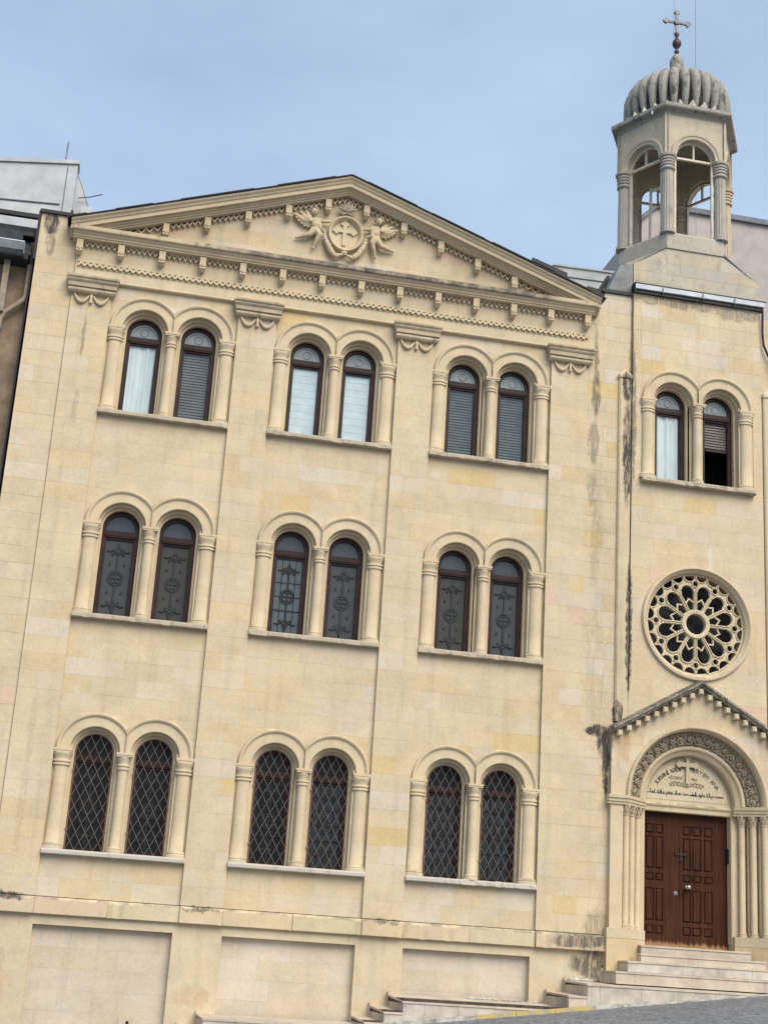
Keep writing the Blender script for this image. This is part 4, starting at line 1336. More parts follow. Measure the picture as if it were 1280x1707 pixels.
# one arched wall panel per side
def arch_panel():
    mb = MB(); hw = .585; r = .40; zs = 14.10; top = 15.08; n = 24
    def ring(y, rr, outw): pass
    d0, d1 = -.10, .10      # local y: outside negative
    for y, sgn in ((d0, 1), (d1, -1)):
        vs = []; fs = []
        for i in range(n+1):
            a = PI-PI*i/n; x = r*math.cos(a); z = zs+r*math.sin(a)
            vs += [(x, y, z), (x, y, top)]
        for i in range(n): f = (2*i, 2*i+2, 2*i+3, 2*i+1); fs.append(f if sgn > 0 else f[::-1])
        for s in (-1, 1):
            e = hw+(.058 if y < 0 else -.058)
            b = len(vs); q = [(s*r, y, zs), (s*e, y, zs), (s*e, y, top), (s*r, y, top)]
            vs += q; f = (b, b+1, b+2, b+3); f = f if s > 0 else f[::-1]; fs.append(f if sgn > 0 else f[::-1])
        mb.add(vs, fs)
    vs = []
    for i in range(n+1):
        a = PI-PI*i/n; x = r*math.cos(a); z = zs+r*math.sin(a); vs += [(x, d0, z), (x, d1, z)]
    mb.add(vs, [(2*i, 2*i+1, 2*i+3, 2*i+2) for i in range(n)], smooth=True)
    for s in (-1, 1):
        q = [(s*r, d0, zs), (s*(hw+.058), d0, zs), (s*(hw-.058), d1, zs), (s*r, d1, zs)]; mb.add(q, [(0, 1, 2, 3) if s < 0 else (3, 2, 1, 0)])
    mb.ring_sweep([(.40, -.09), (.40, -.115), (.415, -.12), (.455, -.12), (.465, -.135), (.50, -.14), (.515, -.125), (.52, -.095)][::1], 0, zs, 0, PI, 30)
    return mb.mesh('belfry_arch', base=(.53, .45, .32))
AP = arch_panel(); AP.materials.append(MAT['belfry'])
def belfry_frame():
    mb = MB(); r = .385; zs = 14.10; n = 20; w = .045
    mb.ribbon([(-r, 12.43), (-r, zs)]+[(r*math.cos(PI-PI*i/n), zs+r*math.sin(PI*i/n)) for i in range(1, n)]+[(r, zs), (r, 12.43)], w, -.03, .02)
    mb.ribbon([(-r, 14.10), (r, 14.10)], .04, -.03, .02); mb.ribbon([(0, 14.10), (0, 14.10+r)], .028, -.03, .02)
    return mb.mesh('arched_frame')
BF = belfry_frame(); BF.materials.append(MAT['white_frame'])
ap = BR_*math.cos(PI/6)
for k in range(6):
    a = -PI/2+k*PI/3
    rot = Matrix.Rotation(a+PI/2, 4, 'Z')
    p = (BX+ap*math.cos(a), BY+ap*math.sin(a), 0)
    o = link('belfry_arch', AP, church, p, rot)
    pin = (BX+(ap-.03)*math.cos(a), BY+(ap-.03)*math.sin(a), 0)
    link('arched_frame', BF, o, pin, rot)
# leaning shutters of the open frames inside
mb = MB()
mb.prism([(-.09, 12.43), (-.045, 12.43), (-.02, 13.95), (-.065, 13.95)], -.02, .02); mb.prism([(.28, 12.43), (.33, 12.43), (.33, 13.9), (.29, 13.9)], -.02, .02); mb.box(-.04, .3, -.018, .018, 13.87, 13.93)
mb.build('open_casement', 'white_frame', church, (BX-.45, BY+.05, 0), rot=Matrix.Rotation(R(-50), 4, 'Z'))
mb = MB()
def hexring(r0, z0, r1, z1): 
    vs = [hexpt(r0, k, z0) for k in range(6)]+[hexpt(r1, k, z1) for k in range(6)]
    mb.add(vs, [(k, (k+1) % 6, 6+(k+1) % 6, 6+k) for k in range(6)])
rs = [(.9, 14.98), (1.20, 14.98), (1.22, 15.03), (1.25, 15.06), (1.35, 15.075), (1.37, 15.10), (1.37, 15.165), (1.33, 15.185), (1.0, 15.25)]
for (a_, b_), (c2, d2) in zip(rs[:-1], rs[1:]): hexring(a_, b_, c2, d2)
mb.add([hexpt(.9, k, 14.98) for k in range(6)], [(5, 4, 3, 2, 1, 0)])
mb.build('belfry_eaves', 'dome', church, base=(.40, .37, .31))
mb = MB(); mb.box(0, .02, -.05, 0, 0, .07); mb.build('eaves_spout', 'zinc', church, (6.05-.14, .18, 15.0))
# gadrooned dome
DN = 28
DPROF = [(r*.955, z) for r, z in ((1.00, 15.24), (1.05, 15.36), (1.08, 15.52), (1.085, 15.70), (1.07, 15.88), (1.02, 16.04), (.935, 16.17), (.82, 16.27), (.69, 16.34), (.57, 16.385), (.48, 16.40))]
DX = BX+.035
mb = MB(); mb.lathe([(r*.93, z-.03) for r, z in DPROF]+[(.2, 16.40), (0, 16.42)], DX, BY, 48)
dome = mb.build('dome', 'soot_or_shade', church)
def rib_mesh():
    mb = MB(); vs = []; fs = []; m = 11
    pr = [(.97, 15.19)]+DPROF
    for i, (r, z) in enumerate(pr):
        w = 2*PI/DN*r*.5*[.22, .40, .50, .60, .72, .83, .92, .97, .98, .92, .75, .45][i]
        d = min(.125, w*1.35)
        p0 = pr[max(i-1, 0)]; p1 = pr[min(i+1, len(pr)-1)]
        tx, tz = p1[0]-p0[0], p1[1]-p0[1]; l = math.hypot(tx, tz); nx, nz_ = tz/l, -tx/l
        for k in range(m):
            a = -PI*.5+PI*k/(m-1)
            off = d*max(0, math.cos(a))**.8-.065
            vs.append(((r+nx*off), w*math.sin(a), z+nz_*off))
    for i in range(len(pr)-1):
        for k in range(m-1): fs.append((i*m+k, i*m+k+1, (i+1)*m+k+1, (i+1)*m+k))
    fs.append(tuple(range(m-1, -1, -1)))
    mb.add(vs, fs, smooth=True)
    me = mb.mesh('dome_rib', base=(.40, .38, .32)); me.materials.append(MAT['dome']); return me
RIB = rib_mesh()
def petal_mesh():
    mb = MB()
    mb.add([(1.06, -.115, 15.185), (1.17, 0, 15.18), (1.06, .115, 15.185), (1.12, 0, 15.36), (.95, 0, 15.3)], [(0, 1, 3), (1, 2, 3), (0, 3, 4), (2, 4, 3)])
    me = mb.mesh('petal', base=(.55, .50, .42)); me.materials.append(MAT['belfry']); return me
PET = petal_mesh()
for k in range(DN):
    rot = Matrix.Rotation(2*PI*k/DN, 4, 'Z')
    link('dome_rib', RIB, dome, (DX, BY, 0), rot)
    link('petal', PET, dome, (DX, BY, 0), Matrix.Rotation(2*PI*(k+.5)/DN, 4, 'Z'))
mb = MB()
mb.lathe([(.20, 16.36), (.150, 16.52), (.140, 16.70), (.146, 16.95), (.135, 17.03), (.09, 17.10), (.035, 17.15)], DX, BY, 20, flute=lambda a, z: 1-.08*(.5+.5*math.cos(a*8)))
fin = mb.build('finial', 'dome', church)
mb = MB(); mb.lathe([(.028, 17.13), (.03, 17.17), (.05, 17.20), (.05, 17.23), (.03, 17.26), (.03, 17.29), (.068, 17.34), (.090, 17.38), (.094, 17.42), (.088, 17.46), (.06, 17.50), (.03, 17.545), (.03, 17.58), (.05, 17.62), (.045, 17.66), (.025, 17.70)], DX, BY, 20); mb.build('ball', 'ball_metal', fin)
mb = MB(); zc = 17.935
mb.box(DX-.025, DX+.025, BY-.021, BY+.021, 17.68, zc+.25); mb.box(DX-.25, DX+.25, BY-.020, BY+.020, zc-.025, zc+.025)
def flare(cx, cz, dx, dz):
    nx, nz_ = -dz, dx
    pts = [(cx+nx*.022, cz+nz_*.022), (cx+dx*.03+nx*.068, cz+dz*.03+nz_*.068), (cx+dx*.06+nx*.058, cz+dz*.06+nz_*.058), (cx+dx*.11, cz+dz*.11), (cx+dx*.06-nx*.058, cz+dz*.06-nz_*.058), (cx+dx*.03-nx*.068, cz+dz*.03-nz_*.068), (cx-nx*.022, cz-nz_*.022)]
    mb.prism([(DX+x, z) for x, z in pts][::-1], BY-.024, BY+.024)
for dx, dz in ((1, 0), (-1, 0), (0, 1)): flare(dx*.20, zc+dz*.20, dx, dz)
mb.prism([(DX-.055, zc-.27), (DX, zc-.31), (DX+.055, zc-.27), (DX, zc-.20)], BY-.026, BY+.026)
mb.lathe([(0, -.04), (.06, -.04), (.068, -.03), (.068, .03), (.06, .04), (0, .04)], 0, 0, 8, tint=None)
for i in range(len(mb.v)-48, len(mb.v)):
    x, y, z = mb.v[i]; mb.v[i] = (DX+x, BY+z, zc+y)
mb.build('cross', 'cross_metal', fin)

# ------------------------------------------------------------------ portal
STEP = [(1.33, PY), (1.18, .06), (1.03, .20), (.86, .33), (.80, .34), (.785, .60)]
portal = None
for s in (-1, 1):
    pk = MB()
    # outer pier down to the plinth, splayed jambs behind the columns
    a, b = sorted((PX+s*1.33, PX+s*1.575)); a = 5.185 if s < 0 else a; b = 8.335 if s > 0 else b
    pk.box(a, b, PY, .2, -.62, 1.50)
    for (d0, y0), (d1, y1) in zip(STEP[:-1], STEP[1:]):
        a, b = sorted((PX+s*d0, PX+s*d1))
        pk.box(a, b, y1 if d1 > .8 else y0, .62, -.62, 1.50)
    pk.build('portal_jamb', 'stone', church)
# recessed carved archivolt: conical band and mouldings
ar_ = MB()
ar_.ring_sweep([(1.275, .02), (1.275, PY-.035), (1.262, PY-.05), (1.235, PY-.05), (1.222, PY-.035), (1.21, PY-.02), (1.195, PY), (1.19, .02), (1.18, .16), (.975, .17), (.965, .14), (.945, .125), (.915, .125), (.895, .14), (.885, .17), (.85, .19), (.83, .20), (.81, .22), (.80, .36)][::-1], PX, 1.655, 0, PI, 72)
portal = ar_.build('portal_archivolt', 'stone', church, base=(.53, .43, .275))
cb = MB(); cb.ring_sweep([(1.178, .03), (.968, .155)][::-1], PX, 1.655, 0, PI, 64); cb.build('carved_band', 'dark_carved', portal)
# vine scroll carving, one motif repeated round the arch
def vine():
    mb = MB()
    sp = [(0.075*(1-t/8.5)*math.cos(t+2.4), 0.075*(1-t/8.5)*math.sin(t+2.4)) for t in [i*.42 for i in range(17)]]
    mb.tube([(x, -.012, z) for x, z in sp], lambda u: .016-.006*u, 6)
    for k in range(5):
        a = k*2*PI/5; mb.ball((.022*math.cos(a), -.022, .022*math.sin(a)), .016, 5)
    for k, a in enumerate((.2, 1.2, 2.6, 3.6, 4.5, 5.6)):
        d = Vector((math.cos(a), math.sin(a))); n_ = Vector((-d.y, d.x)); c = d*.085
        P = [c-d*.03, c+n_*.022, c+d*.032, c-n_*.022]
        mb.add([(P[0].x, .0, P[0].y), (P[1].x, -.005, P[1].y), (P[2].x, .0, P[2].y), (P[3].x, -.005, P[3].y), (c.x, -.034, c.y)], [(0, 4, 1), (1, 4, 2), (2, 4, 3), (3, 4, 0)])
    me = mb.mesh('vine_scroll', base=(.48, .395, .255)); me.materials.append(MAT['dark_carved']); return me
VINE = vine()
NV = 20
tilt = math.atan2(.125, .205)
for k in range(NV):
    a = PI*(k+.5)/NV
    rr = 1.073; y = .092
    # local x radial, local z tangential, local -y out of the splay
    er = Vector((math.cos(a), 0, math.sin(a))); et = Vector((-math.sin(a), 0, math.cos(a))); ey = Vector((0, 1, 0))
    lx = (er*math.cos(tilt)-ey*math.sin(tilt)); ly = (ey*math.cos(tilt)+er*math.sin(tilt))
    if k % 2: et2 = -et; lx2 = lx
    else: et2 = et; lx2 = lx
    m = Matrix.Identity(4)
    for i in range(3): m[i][0] = lx2[i]*1.12; m[i][1] = ly[i]*1.3; m[i][2] = et2[i]*1.12
    link('vine_scroll', VINE, portal, (PX+rr*math.cos(a), y-.008, 1.655+rr*math.sin(a)), m)
# tympanum
ty = MB()
ty.prism([(PX+.83*math.cos(PI*i/40), 1.655+.83*math.sin(PI*i/40)) for i in range(41)], .35, .42)
tymp = ty.build('tympanum', 'stone', church, base=(.56, .47, .32))
bd = MB()
for i in range(70):
    a = PI*(i+.5)/70; bd.ball((PX+.745*math.cos(a), .348, 1.70+.745*math.sin(a)*.985), .0085, 4)
for i in range(56): bd.ball((PX-.73+1.46*i/55, .348, 1.70), .0085, 4)
bd.ribbon(arc(PX, 1.655, .785, 0, PI, 40), .02, .338, .36)
bd.build('bead_border', 'stone', tymp, base=(.47, .39, .26))
cx_ = MB(); X0 = 6.715
def tcross(X, Z):
    f = np.minimum(.028+.012*np.clip((2.2-Z)*2.2, -.3, 1)-np.abs(X-X0), .225-np.abs(Z-2.215))
    f = np.maximum(f, np.minimum(.035+.012*np.clip(np.abs(X-X0)*7-.5, 0, 1)-np.abs(Z-2.315), .165-np.abs(X-X0)))
    for px, pz in ((X0-.155, 2.345), (X0-.155, 2.285), (X0-.185, 2.315), (X0+.155, 2.345), (X0+.155, 2.285), (X0+.185, 2.315), (X0-.03, 2.44), (X0+.03, 2.44)):
        f = np.maximum(f, .028-np.hypot(X-px, Z-pz))
    return f
plate(cx_, tcross, X0-.24, X0+.24, 1.96, 2.48, 48, 52, .295, .36)
cx_.build('cross', 'stone', tymp, base=(.50, .42, .28))
cl = MB()
for px, pz, r in ((6.44, 1.975, .042), (6.50, 1.985, .048), (6.57, 1.985, .045), (6.62, 1.975, .035), (6.68, 1.975, .05), (6.74, 1.97, .05), (6.80, 1.98, .035), (6.86, 1.985, .048), (6.93, 1.975, .05), (6.99, 1.965, .04)):
    cl.tube([(px+r*(1-t/9)*math.cos(t), .34, pz+r*(1-t/9)*math.sin(t)) for t in [i*.5 for i in range(14)]], .011, 6)
cl.ball((6.715, .345, 1.975), .06, 7, (1.2, .5, .6))
cl.build('cloud_carving', 'stone', tymp, base=(.47, .39, .26))
# lettering
def glyph(ch, size): return [v*size for v in GLY[ch][0]], GLY[ch][1]
let = MB()
def arc_text(txt, cx, cz, r, a0, a1, size):
    for i, ch in enumerate(txt):
        if ch == ' ': continue
        a = a0+(a1-a0)*i/(len(txt)-1)
        vs, fs = glyph(ch, size); rot = a-PI/2; c, s = math.cos(rot), math.sin(rot)
        let.add([(cx+r*math.cos(a)+v.x*c-v.y*s, .3445, cz+r*math.sin(a)+v.x*s+v.y*c) for v in vs], fs)
arc_text('SURYAN\u0130 KAD\u0130M', 6.715, 1.56, .655, R(143), R(97), .105)
arc_text('MERYEM ANA', 6.715, 1.56, .655, R(84), R(36), .105)
def line_text(txt, x0, x1, z, size):
    for i, ch in enumerate(txt):
        vs, fs = glyph(ch, size); x = x0+(x1-x0)*i/(len(txt)-1)
        let.add([(x+v.x, .3445, z+v.y) for v in vs], fs)
line_text('K\u0130L\u0130SES\u0130', 6.41, 6.62, 2.06, .066)
line_text('1963', 6.80, 6.89, 2.055, .066)
# cursive Syriac line along the bottom
syr = MB(); q = random.Random(21); x = 7.39; zb = 1.80
while x > 6.03:
    wl_ = q.choice([3, 4, 5, 4]); 
    x_start = x
    for _ in range(wl_):
        g = q.randrange(7); w = q.uniform(.026, .046)
        G = [[(0, 0), (.2, .55), (.5, .8), (.75, .5), (.6, .1), (1, 0)],
             [(0, 0), (.35, .1), (.75, 1.3), (.9, 1.55), (.85, .9), (.8, .1), (1, 0)],
             [(0, 0), (.2, .5), (.5, .62), (.7, .2), (.75, -.5), (.55, -.8), (.9, -.2), (1, 0)],
             [(0, 0), (.15, .45), (.35, .5), (.42, .05), (.6, .45), (.8, .5), (.85, .05), (1, 0)],
             [(0, 0), (.3, .05), (.55, .7), (.8, .75), (.95, .3), (.9, 0), (1.05, 0)],
             [(0, 0), (.3, .15), (.5, 1.2), (.6, 1.2), (.55, .3), (.7, 0), (1, 0)],
             [(0, 0), (.25, .25), (.5, .3), (.75, .22), (1, 0)]][g]
        P = []
        for k in range(len(G)-1):
            p0, p1, p2, p3 = G[max(k-1, 0)], G[k], G[k+1], G[min(k+2, len(G)-1)]
            for u in (0, .33, .66):
                P.append(tuple(.5*((2*p1[c])+(-p0[c]+p2[c])*u+(2*p0[c]-5*p1[c]+4*p2[c]-p3[c])*u*u+(-p0[c]+3*p1[c]-3*p2[c]+p3[c])*u**3) for c in (0, 1)))
        P.append(G[-1])
        if q.random() < .25: syr.ribbon(arc(x-w*.5, zb+.058, .003, 0, 2*PI, 6)[:-1], .006, .346, .352, True)
        syr.ribbon([(x-a_*w, zb+b_*.042) for a_, b_ in P], .0045, .346, .352); x -= w
        if x < 6.03: break
    syr.ribbon([(x_start+.004, zb), (x-.004, zb)], .0045, .346, .352)
    x -= .022
tag(let.build('inscription', 'letter', tymp), 'black Latin capitals arched either side of the cross')
tag(syr.build('inscription', 'letter', tymp), 'single line of black cursive Syriac script')
# lintel and imposts
lt = MB()
lt.sweep_x([(.45, 1.49), (.36, 1.49), (.345, 1.50), (.34, 1.57), (.32, 1.585), (.31, 1.61), (.325, 1.625), (.345, 1.64), (.345, 1.665), (.45, 1.67)], PX-.81, PX+.81, 1)
lt.build('lintel', 'stone', portal, base=(.55, .46, .30))
for s in (-1, 1):
    im = MB()
    P = [(1.60, PY-.055), (1.25, PY-.055), (.80, .235), (.80, .50), (1.60, .50)]
    for z0, z1, e in ((1.50, 1.545, -.03), (1.545, 1.60, -.012), (1.60, 1.655, .008)):
        pts = [(PX+s*d, y-(e if y < .4 else 0)) for d, y in P]
        vs = [(x, y, z0) for x, y in pts]+[(x, y, z1-.0005) for x, y in pts]
        n = len(pts); fs = [tuple(range(n)), tuple(range(2*n-1, n-1, -1))]+[(i, (i+1) % n, n+(i+1) % n, n+i) for i in range(n)]
        im.add(vs, [f if s > 0 else f[::-1] for f in fs])
    im.build('impost', 'stone', portal, base=(.53, .44, .28))
cm = MB(); cm.lathe([(.075, -.50), (.075, -.47), (.066, -.46), (.070, -.445), (.06, -.43), (.056, -.42), (.056, 1.33), (.066, 1.335), (.068, 1.345), (.06, 1.355)], 0, 0, 18)
PCOL = cm.mesh('portal_column'); PCOL.materials.append(MAT['stone'])
cm = MB(); cm.lathe([(.056, 1.35), (.06, 1.40), (.072, 1.45), (.082, 1.48), (.082, 1.505)], 0, 0, 16)
for i in range(8):
    a = 2*PI*i/8
    for (r0, z0, r1, z1) in ((.062, 1.355, .088, 1.425), (.070, 1.41, .098, 1.495)):
        aa = a+(PI/8 if z0 > 1.4 else 0); c, s_ = math.cos(aa), math.sin(aa); t_ = Vector((-s_, c, 0))*.02
        b0 = Vector((c*r0, s_*r0, z0)); b1 = Vector((c*r1, s_*r1, z1)); b2 = Vector((c*(r1+.006), s_*(r1+.006), z1-.014))
        cm.add([b0-t_, b0+t_, b1+t_*.8, b1-t_*.8, b2], [(0, 1, 4), (1, 2, 4), (2, 3, 4), (3, 0, 4)])
PCAP = cm.mesh('leaf_capital'); PCAP.materials.append(MAT['stone'])
for s in (-1, 1):
    for d, y in ((1.25, .005), (1.10, .135), (.95, .265)):
        link('portal_column', PCOL, portal, (PX+s*d, y, 0)); link('leaf_capital', PCAP, portal, (PX+s*d, y, 0))
    pl_ = MB()
    P = [(1.60, PY-.03), (1.28, PY-.03), (.80, .25), (.80, .55), (1.60, .55)]
    pts = [(PX+s*d, y) for d, y in P]; n = len(pts)
    for z0, z1 in ((-1.5, -.66), (-.66, -.50)):
        g = .004; vs = [(x, y, z0+g) for x, y in pts]+[(x, y, z1) for x, y in pts]
        fs = [tuple(range(n)), tuple(range(2*n-1, n-1, -1))]+[(i, (i+1) % n, n+(i+1) % n, n+i) for i in range(n)]
        pl_.add(vs, [f if s > 0 else f[::-1] for f in fs], (.53, .44, .29) if z0 > -1 else (.55, .42, .25))
    pl_.build('plinth', 'stone', portal)
# gable coping with block dentils
GX = 6.76
gb = MB()
for s in (-1, 1):
    sec = [(.0, -.085), (-.20, -.085), (-.21, -.05), (-.25, -.042), (-.255, -.008), (-.235, .004), (.0, .03)]
    vs = []; m = len(sec); N = 24; qn = random.Random(40+s)
    for k in range(N+1):
        u = k/N*1.60; j = qn.uniform(-.006, .006)*(1 if 0 < k else 0)
        for y, h in sec: vs.append((GX+s*u, y+j, 3.70-.575*u+h*1.12+j*.6))
    fs = []
    for k in range(N):
        for i in range(m):
            j = (i+1) % m; f = (k*m+i, (k+1)*m+i, (k+1)*m+j, k*m+j); fs.append(f if s > 0 else f[::-1])
    fs.append(tuple(N*m+i for i in range(m-1, -1, -1)) if s > 0 else tuple(N*m+i for i in range(m)))
    gb.add(vs, fs)
gable = gb.build('gable_coping', 'cornice_cap', church, base=(.50, .43, .30))
dm = MB(); dm.box(-.044, .044, -.185, 0, -.048, .05); dm.box(-.034, .034, -.20, -.18, -.036, .038); DENT = dm.mesh('dentil', base=(.55, .46, .31)); DENT.materials.append(MAT['stone'])
for k in range(-9, 10):
    x = k*.163
    link('dentil', DENT, gable, (GX+x, -.0, 3.70-.575*abs(x)-.175))
# door
DY = .50
dr = MB(); dr.box(PX-.79, PX+.79, DY+.02, DY+.08, -.735, 1.52)
door = dr.build('door', 'door', church)
for x0, x1, z0, z1 in ((PX-.785, 6.03, -.73, 1.5), (6.352, 6.648, -.73, 1.5), (6.656, 6.706, -.73, 1.5), (7.247, PX+.785, -.73, 1.5)):
    m = MB(); m.box(x0, x1, DY, DY+.03, z0, z1); m.build('stile', 'door', door)
for x0, x1 in ((6.031, 6.351), (6.707, 7.246)):
    for z0, z1 in ((-.73, -.53), (-.385, -.315), (.22, .345), (.47, .545), (1.085, 1.13), (1.29, 1.5)):
        m = MB(); m.box(x0, x1, DY+.001, DY+.03, z0, z1); m.build('rail', 'door', door)
PANR = [(-.53, -.385), (-.315, .22), (.345, .47), (.545, 1.085), (1.13, 1.29)]
for cols in (((6.034, 6.185), (6.215, 6.348)), ((6.710, 6.852), (6.878, 7.042), (7.095, 7.243))):
    for ci, (a, b) in enumerate(cols):
        for z0, z1 in PANR:
            e = .028
            m = MB()
            vs = [(a+e, DY-.002, z0+e), (b-e, DY-.002, z0+e), (b-e, DY-.002, z1-e), (a+e, DY-.002, z1-e), (a+.008, DY+.022, z0+.008), (b-.008, DY+.022, z0+.008), (b-.008, DY+.022, z1-.008), (a+.008, DY+.022, z1-.008)]
            m.add(vs, [(0, 1, 2, 3), (1, 0, 4, 5), (2, 1, 5, 6), (3, 2, 6, 7), (0, 3, 7, 4)]); m.build('door_panel', 'door', door)
    for (a, b), (c3, d3) in zip(cols[:-1], cols[1:]):
        for z0, z1 in PANR:
            m = MB(); m.box(b+.003, c3-.003, DY+.002, DY+.03, z0, z1); m.build('muntin', 'door', door)
def small_cross(X, Z):
    x = X-6.672; z = Z-.81
    f = np.maximum(np.minimum(.018-np.abs(x), .115-np.abs(z)), np.minimum(.018-np.abs(z), .10-np.abs(x)))
    for px, pz in ((0, .105), (0, -.105), (.09, 0), (-.09, 0)):
        f = np.maximum(f, .032-np.hypot(x-px, z-pz)*1.0); f = np.minimum(f, np.hypot(x-px*1.13, z-pz*1.13)-.012)
    return f
m = MB(); plate(m, small_cross, 6.54, 6.81, .66, .96, 40, 44, DY-.018, DY+.005); m.build('carved_cross', flat_material('dark_door_carving', (.028, .010, .006), .6, .2, 9), door)
m = MB(); m.lathe([(.030, 0), (.03, .012), (.014, .02), (.014, .05), (.036, .062), (.040, .08), (.030, .10), (0, .105)], 0, 0, 18)
m.v = [(6.785+x, DY-z, .265+y) for x, y, z in m.v]; m.f = [f[::-1] for f in m.f]; m.build('door_knob', 'knob', door)
m = MB(); m.lathe([(.036, 0), (.036, .008), (.02, .012), (0, .012)], 0, 0, 18); m.v = [(6.575+x, DY-z, .155+y) for x, y, z in m.v]; m.f = [f[::-1] for f in m.f]; m.build('lock_plate', 'gray_metal', door)
m = MB(); m.box(PX+.755, PX+.80, .42, .50, .71, .95); m.build('hinge_box', 'dark_metal', church)

# ------------------------------------------------------------------ steps and landings
def slab_stack(root, x0, x1, yb, yf, ztop, h, tread_cut, side=True, mats=('step', 'step_white'), tilt=.0, zbot=None):
    zb = ztop-h if zbot is None else zbot
    core = MB(); core.box(x0+.006, x1-.006, yf+.006, yb, zb, ztop-.032)
    core.build('core', 'step_joint', root)
    n = len(tread_cut)-1
    for i in range(n):
        a = x0+(x1-x0)*tread_cut[i]; b = x0+(x1-x0)*tread_cut[i+1]
        m = MB()
        vs = [(a+.002-(.012 if i == 0 else 0), yf-.012, ztop-.03-tilt), (b-.002, yf-.012, ztop-.03-tilt), (b-.002, yb, ztop-.03), (a+.002-(.012 if i == 0 else 0), yb, ztop-.03)]
        vs += [(x, y, z+.03) for x, y, z in vs]
        m.add(vs, [(0, 1, 5, 4), (1, 2, 6, 5), (2, 3, 7, 6), (3, 0, 4, 7), (4, 5, 6, 7), (3, 2, 1, 0)]); m.build('tread_slab', mats[0], root)
        m = MB(); m.box(a+.002, b-.002, yf, yf+.02, zb, ztop-.034-tilt); m.build('riser_slab', mats[1], root)
    m = MB(); m.box(x0, x0+.02, yf+.022, yb-.02, zb, ztop-.034-tilt); m.build('side_slab', 'step', root)
    if side:
        m = MB(); m.box(x0-.014, x0-.002, yb-.10, yb-.012, zb, ztop+.035); m.build('skirting_tile', 'step_white', root)
terr = thing('entrance_steps', 'broad pale marble steps rising to the wooden church door', 'steps', (6.7, -.6, -1.7))
FY = -1.12; WB = .04
slab_stack(terr, 5.775, 7.70, .50, .0, -.735, .14, [0, .55, 1], side=False, mats=('step', 'step'))
slab_stack(terr, 5.665, 7.85, PY-.02, -.26, -.875, .14, [0, .45, 1], side=False, mats=('step', 'step'))
slab_stack(terr, 5.345, 9.6, PY-.02, -.52, -1.005, .165, [0, .22, .36, .5, 1], side=False)
slab_stack(terr, 5.045, 9.6, PY-.02, -.80, -1.175, .19, [0, .07, .55, 1], side=True, mats=('step', 'step'))
slab_stack(terr, 4.47, 9.6, WB, FY, -1.362, .19, [0, .04, .17, .42, .50, .7, 1], zbot=-2.2, tilt=.03)
slab_stack(terr, 4.17, 4.47, WB, FY, -1.55, .19, [0, 1], zbot=-2.3, tilt=.03, mats=('step', 'step'))
lowA = thing('terrace_steps', 'low stone landing with two small steps below the third blind panel', 'steps', (2.8, -.5, -2.1))
slab_stack(lowA, 1.59, 4.17, WB, FY, -1.735, .2, [0, .13, .33, .55, .75, 1], zbot=-2.6, tilt=.07)
slab_stack(lowA, 1.31, 1.59, WB, FY, -1.915, .2, [0, 1], zbot=-2.6, tilt=.055)
slab_stack(lowA, 1.03, 1.31, WB, FY, -2.08, .2, [0, 1], zbot=-2.7, tilt=.05)
lowB = thing('terrace_steps', 'lowest stone landing below the second blind panel, partly cut off', 'steps', (0, -.5, -2.4))
slab_stack(lowB, -1.36, 1.03, WB, FY, -2.185, .2, [0, .2, .45, .7, 1], zbot=-3.2, tilt=.02)
slab_stack(lowB, -1.64, -1.36, WB, FY, -2.36, .2, [0, 1], zbot=-3.2, tilt=.03)
# rubble fillet along the wall
m = MB(); q = random.Random(12)
for i in range(34):
    x = 2.9+q.random()*1.2; m.ball((x, .0+q.uniform(-.03, .03), -1.725), q.uniform(.012, .035), 4, (1.5, 1, .8))
for i in range(26):
    x = 4.52+q.random()*.62; m.ball((x, .0+q.uniform(-.03, .03), -1.345), q.uniform(.02, .045), 4, (1.4, 1, .9))
m.build('mortar_crumbs', 'kerb_white', terr)
# kerb
k = thing('kerb', 'low kerb with worn yellow paint along the sloping road', 'kerb', (3.5, -1.2, -1.9))
x = .2
while x < 9:
    l = .62 if x < 4.1 else .45
    m = MB(); za, zb_ = ground_z(x), ground_z(x+l)
    h = .055 if x < 5.2 else .02
    vs = [(x+.004, -1.26, za-.2), (x+l-.004, -1.26, zb_-.2), (x+l-.004, -1.13, zb_-.2), (x+.004, -1.13, za-.2)]
    vs += [(a, b, (za if i in (0, 3) else zb_)+h) for i, (a, b, _) in enumerate(vs)]
    m.add(vs, [(0, 1, 5, 4), (1, 2, 6, 5), (2, 3, 7, 6), (3, 0, 4, 7), (4, 5, 6, 7), (3, 2, 1, 0)])
    m.build('kerb_stone', 'yellow' if 2.4 < x < 4.0 else 'kerb_white', k)
    x += l

# ------------------------------------------------------------------ neighbours
nb_ = thing('neighbour_house', 'brown stucco house with grey gutter squeezed against the church on the left', 'house', (-8, 3, -3))
m = MB(); m.box(-14, -5.40, .34, 9, -3.8, 9.9); m.build('wall', 'stucco', nb_)
m = MB(); m.prism([(-14, 9.86), (-5.45, 9.86), (-5.45, 9.95), (-14, 9.95)], -.02, 9); m.build('soffit', 'roof_dark', nb_)
m = MB()
m.add([(-14, .0, 9.95), (-5.42, .0, 9.95), (-5.42, .5, 10.68), (-14, .5, 10.68), (-5.42, 4.5, 11.4), (-14, 4.5, 11.4)], [(0, 1, 2, 3), (3, 2, 4, 5)]); m.add([(-5.42, .0, 9.86), (-5.42, 4.5, 9.86), (-5.42, 4.5, 11.4), (-5.42, .5, 10.68), (-5.42, .0, 9.95)], [(0, 1, 2, 3, 4)]); m.build('roof', 'roof_dark', nb_)
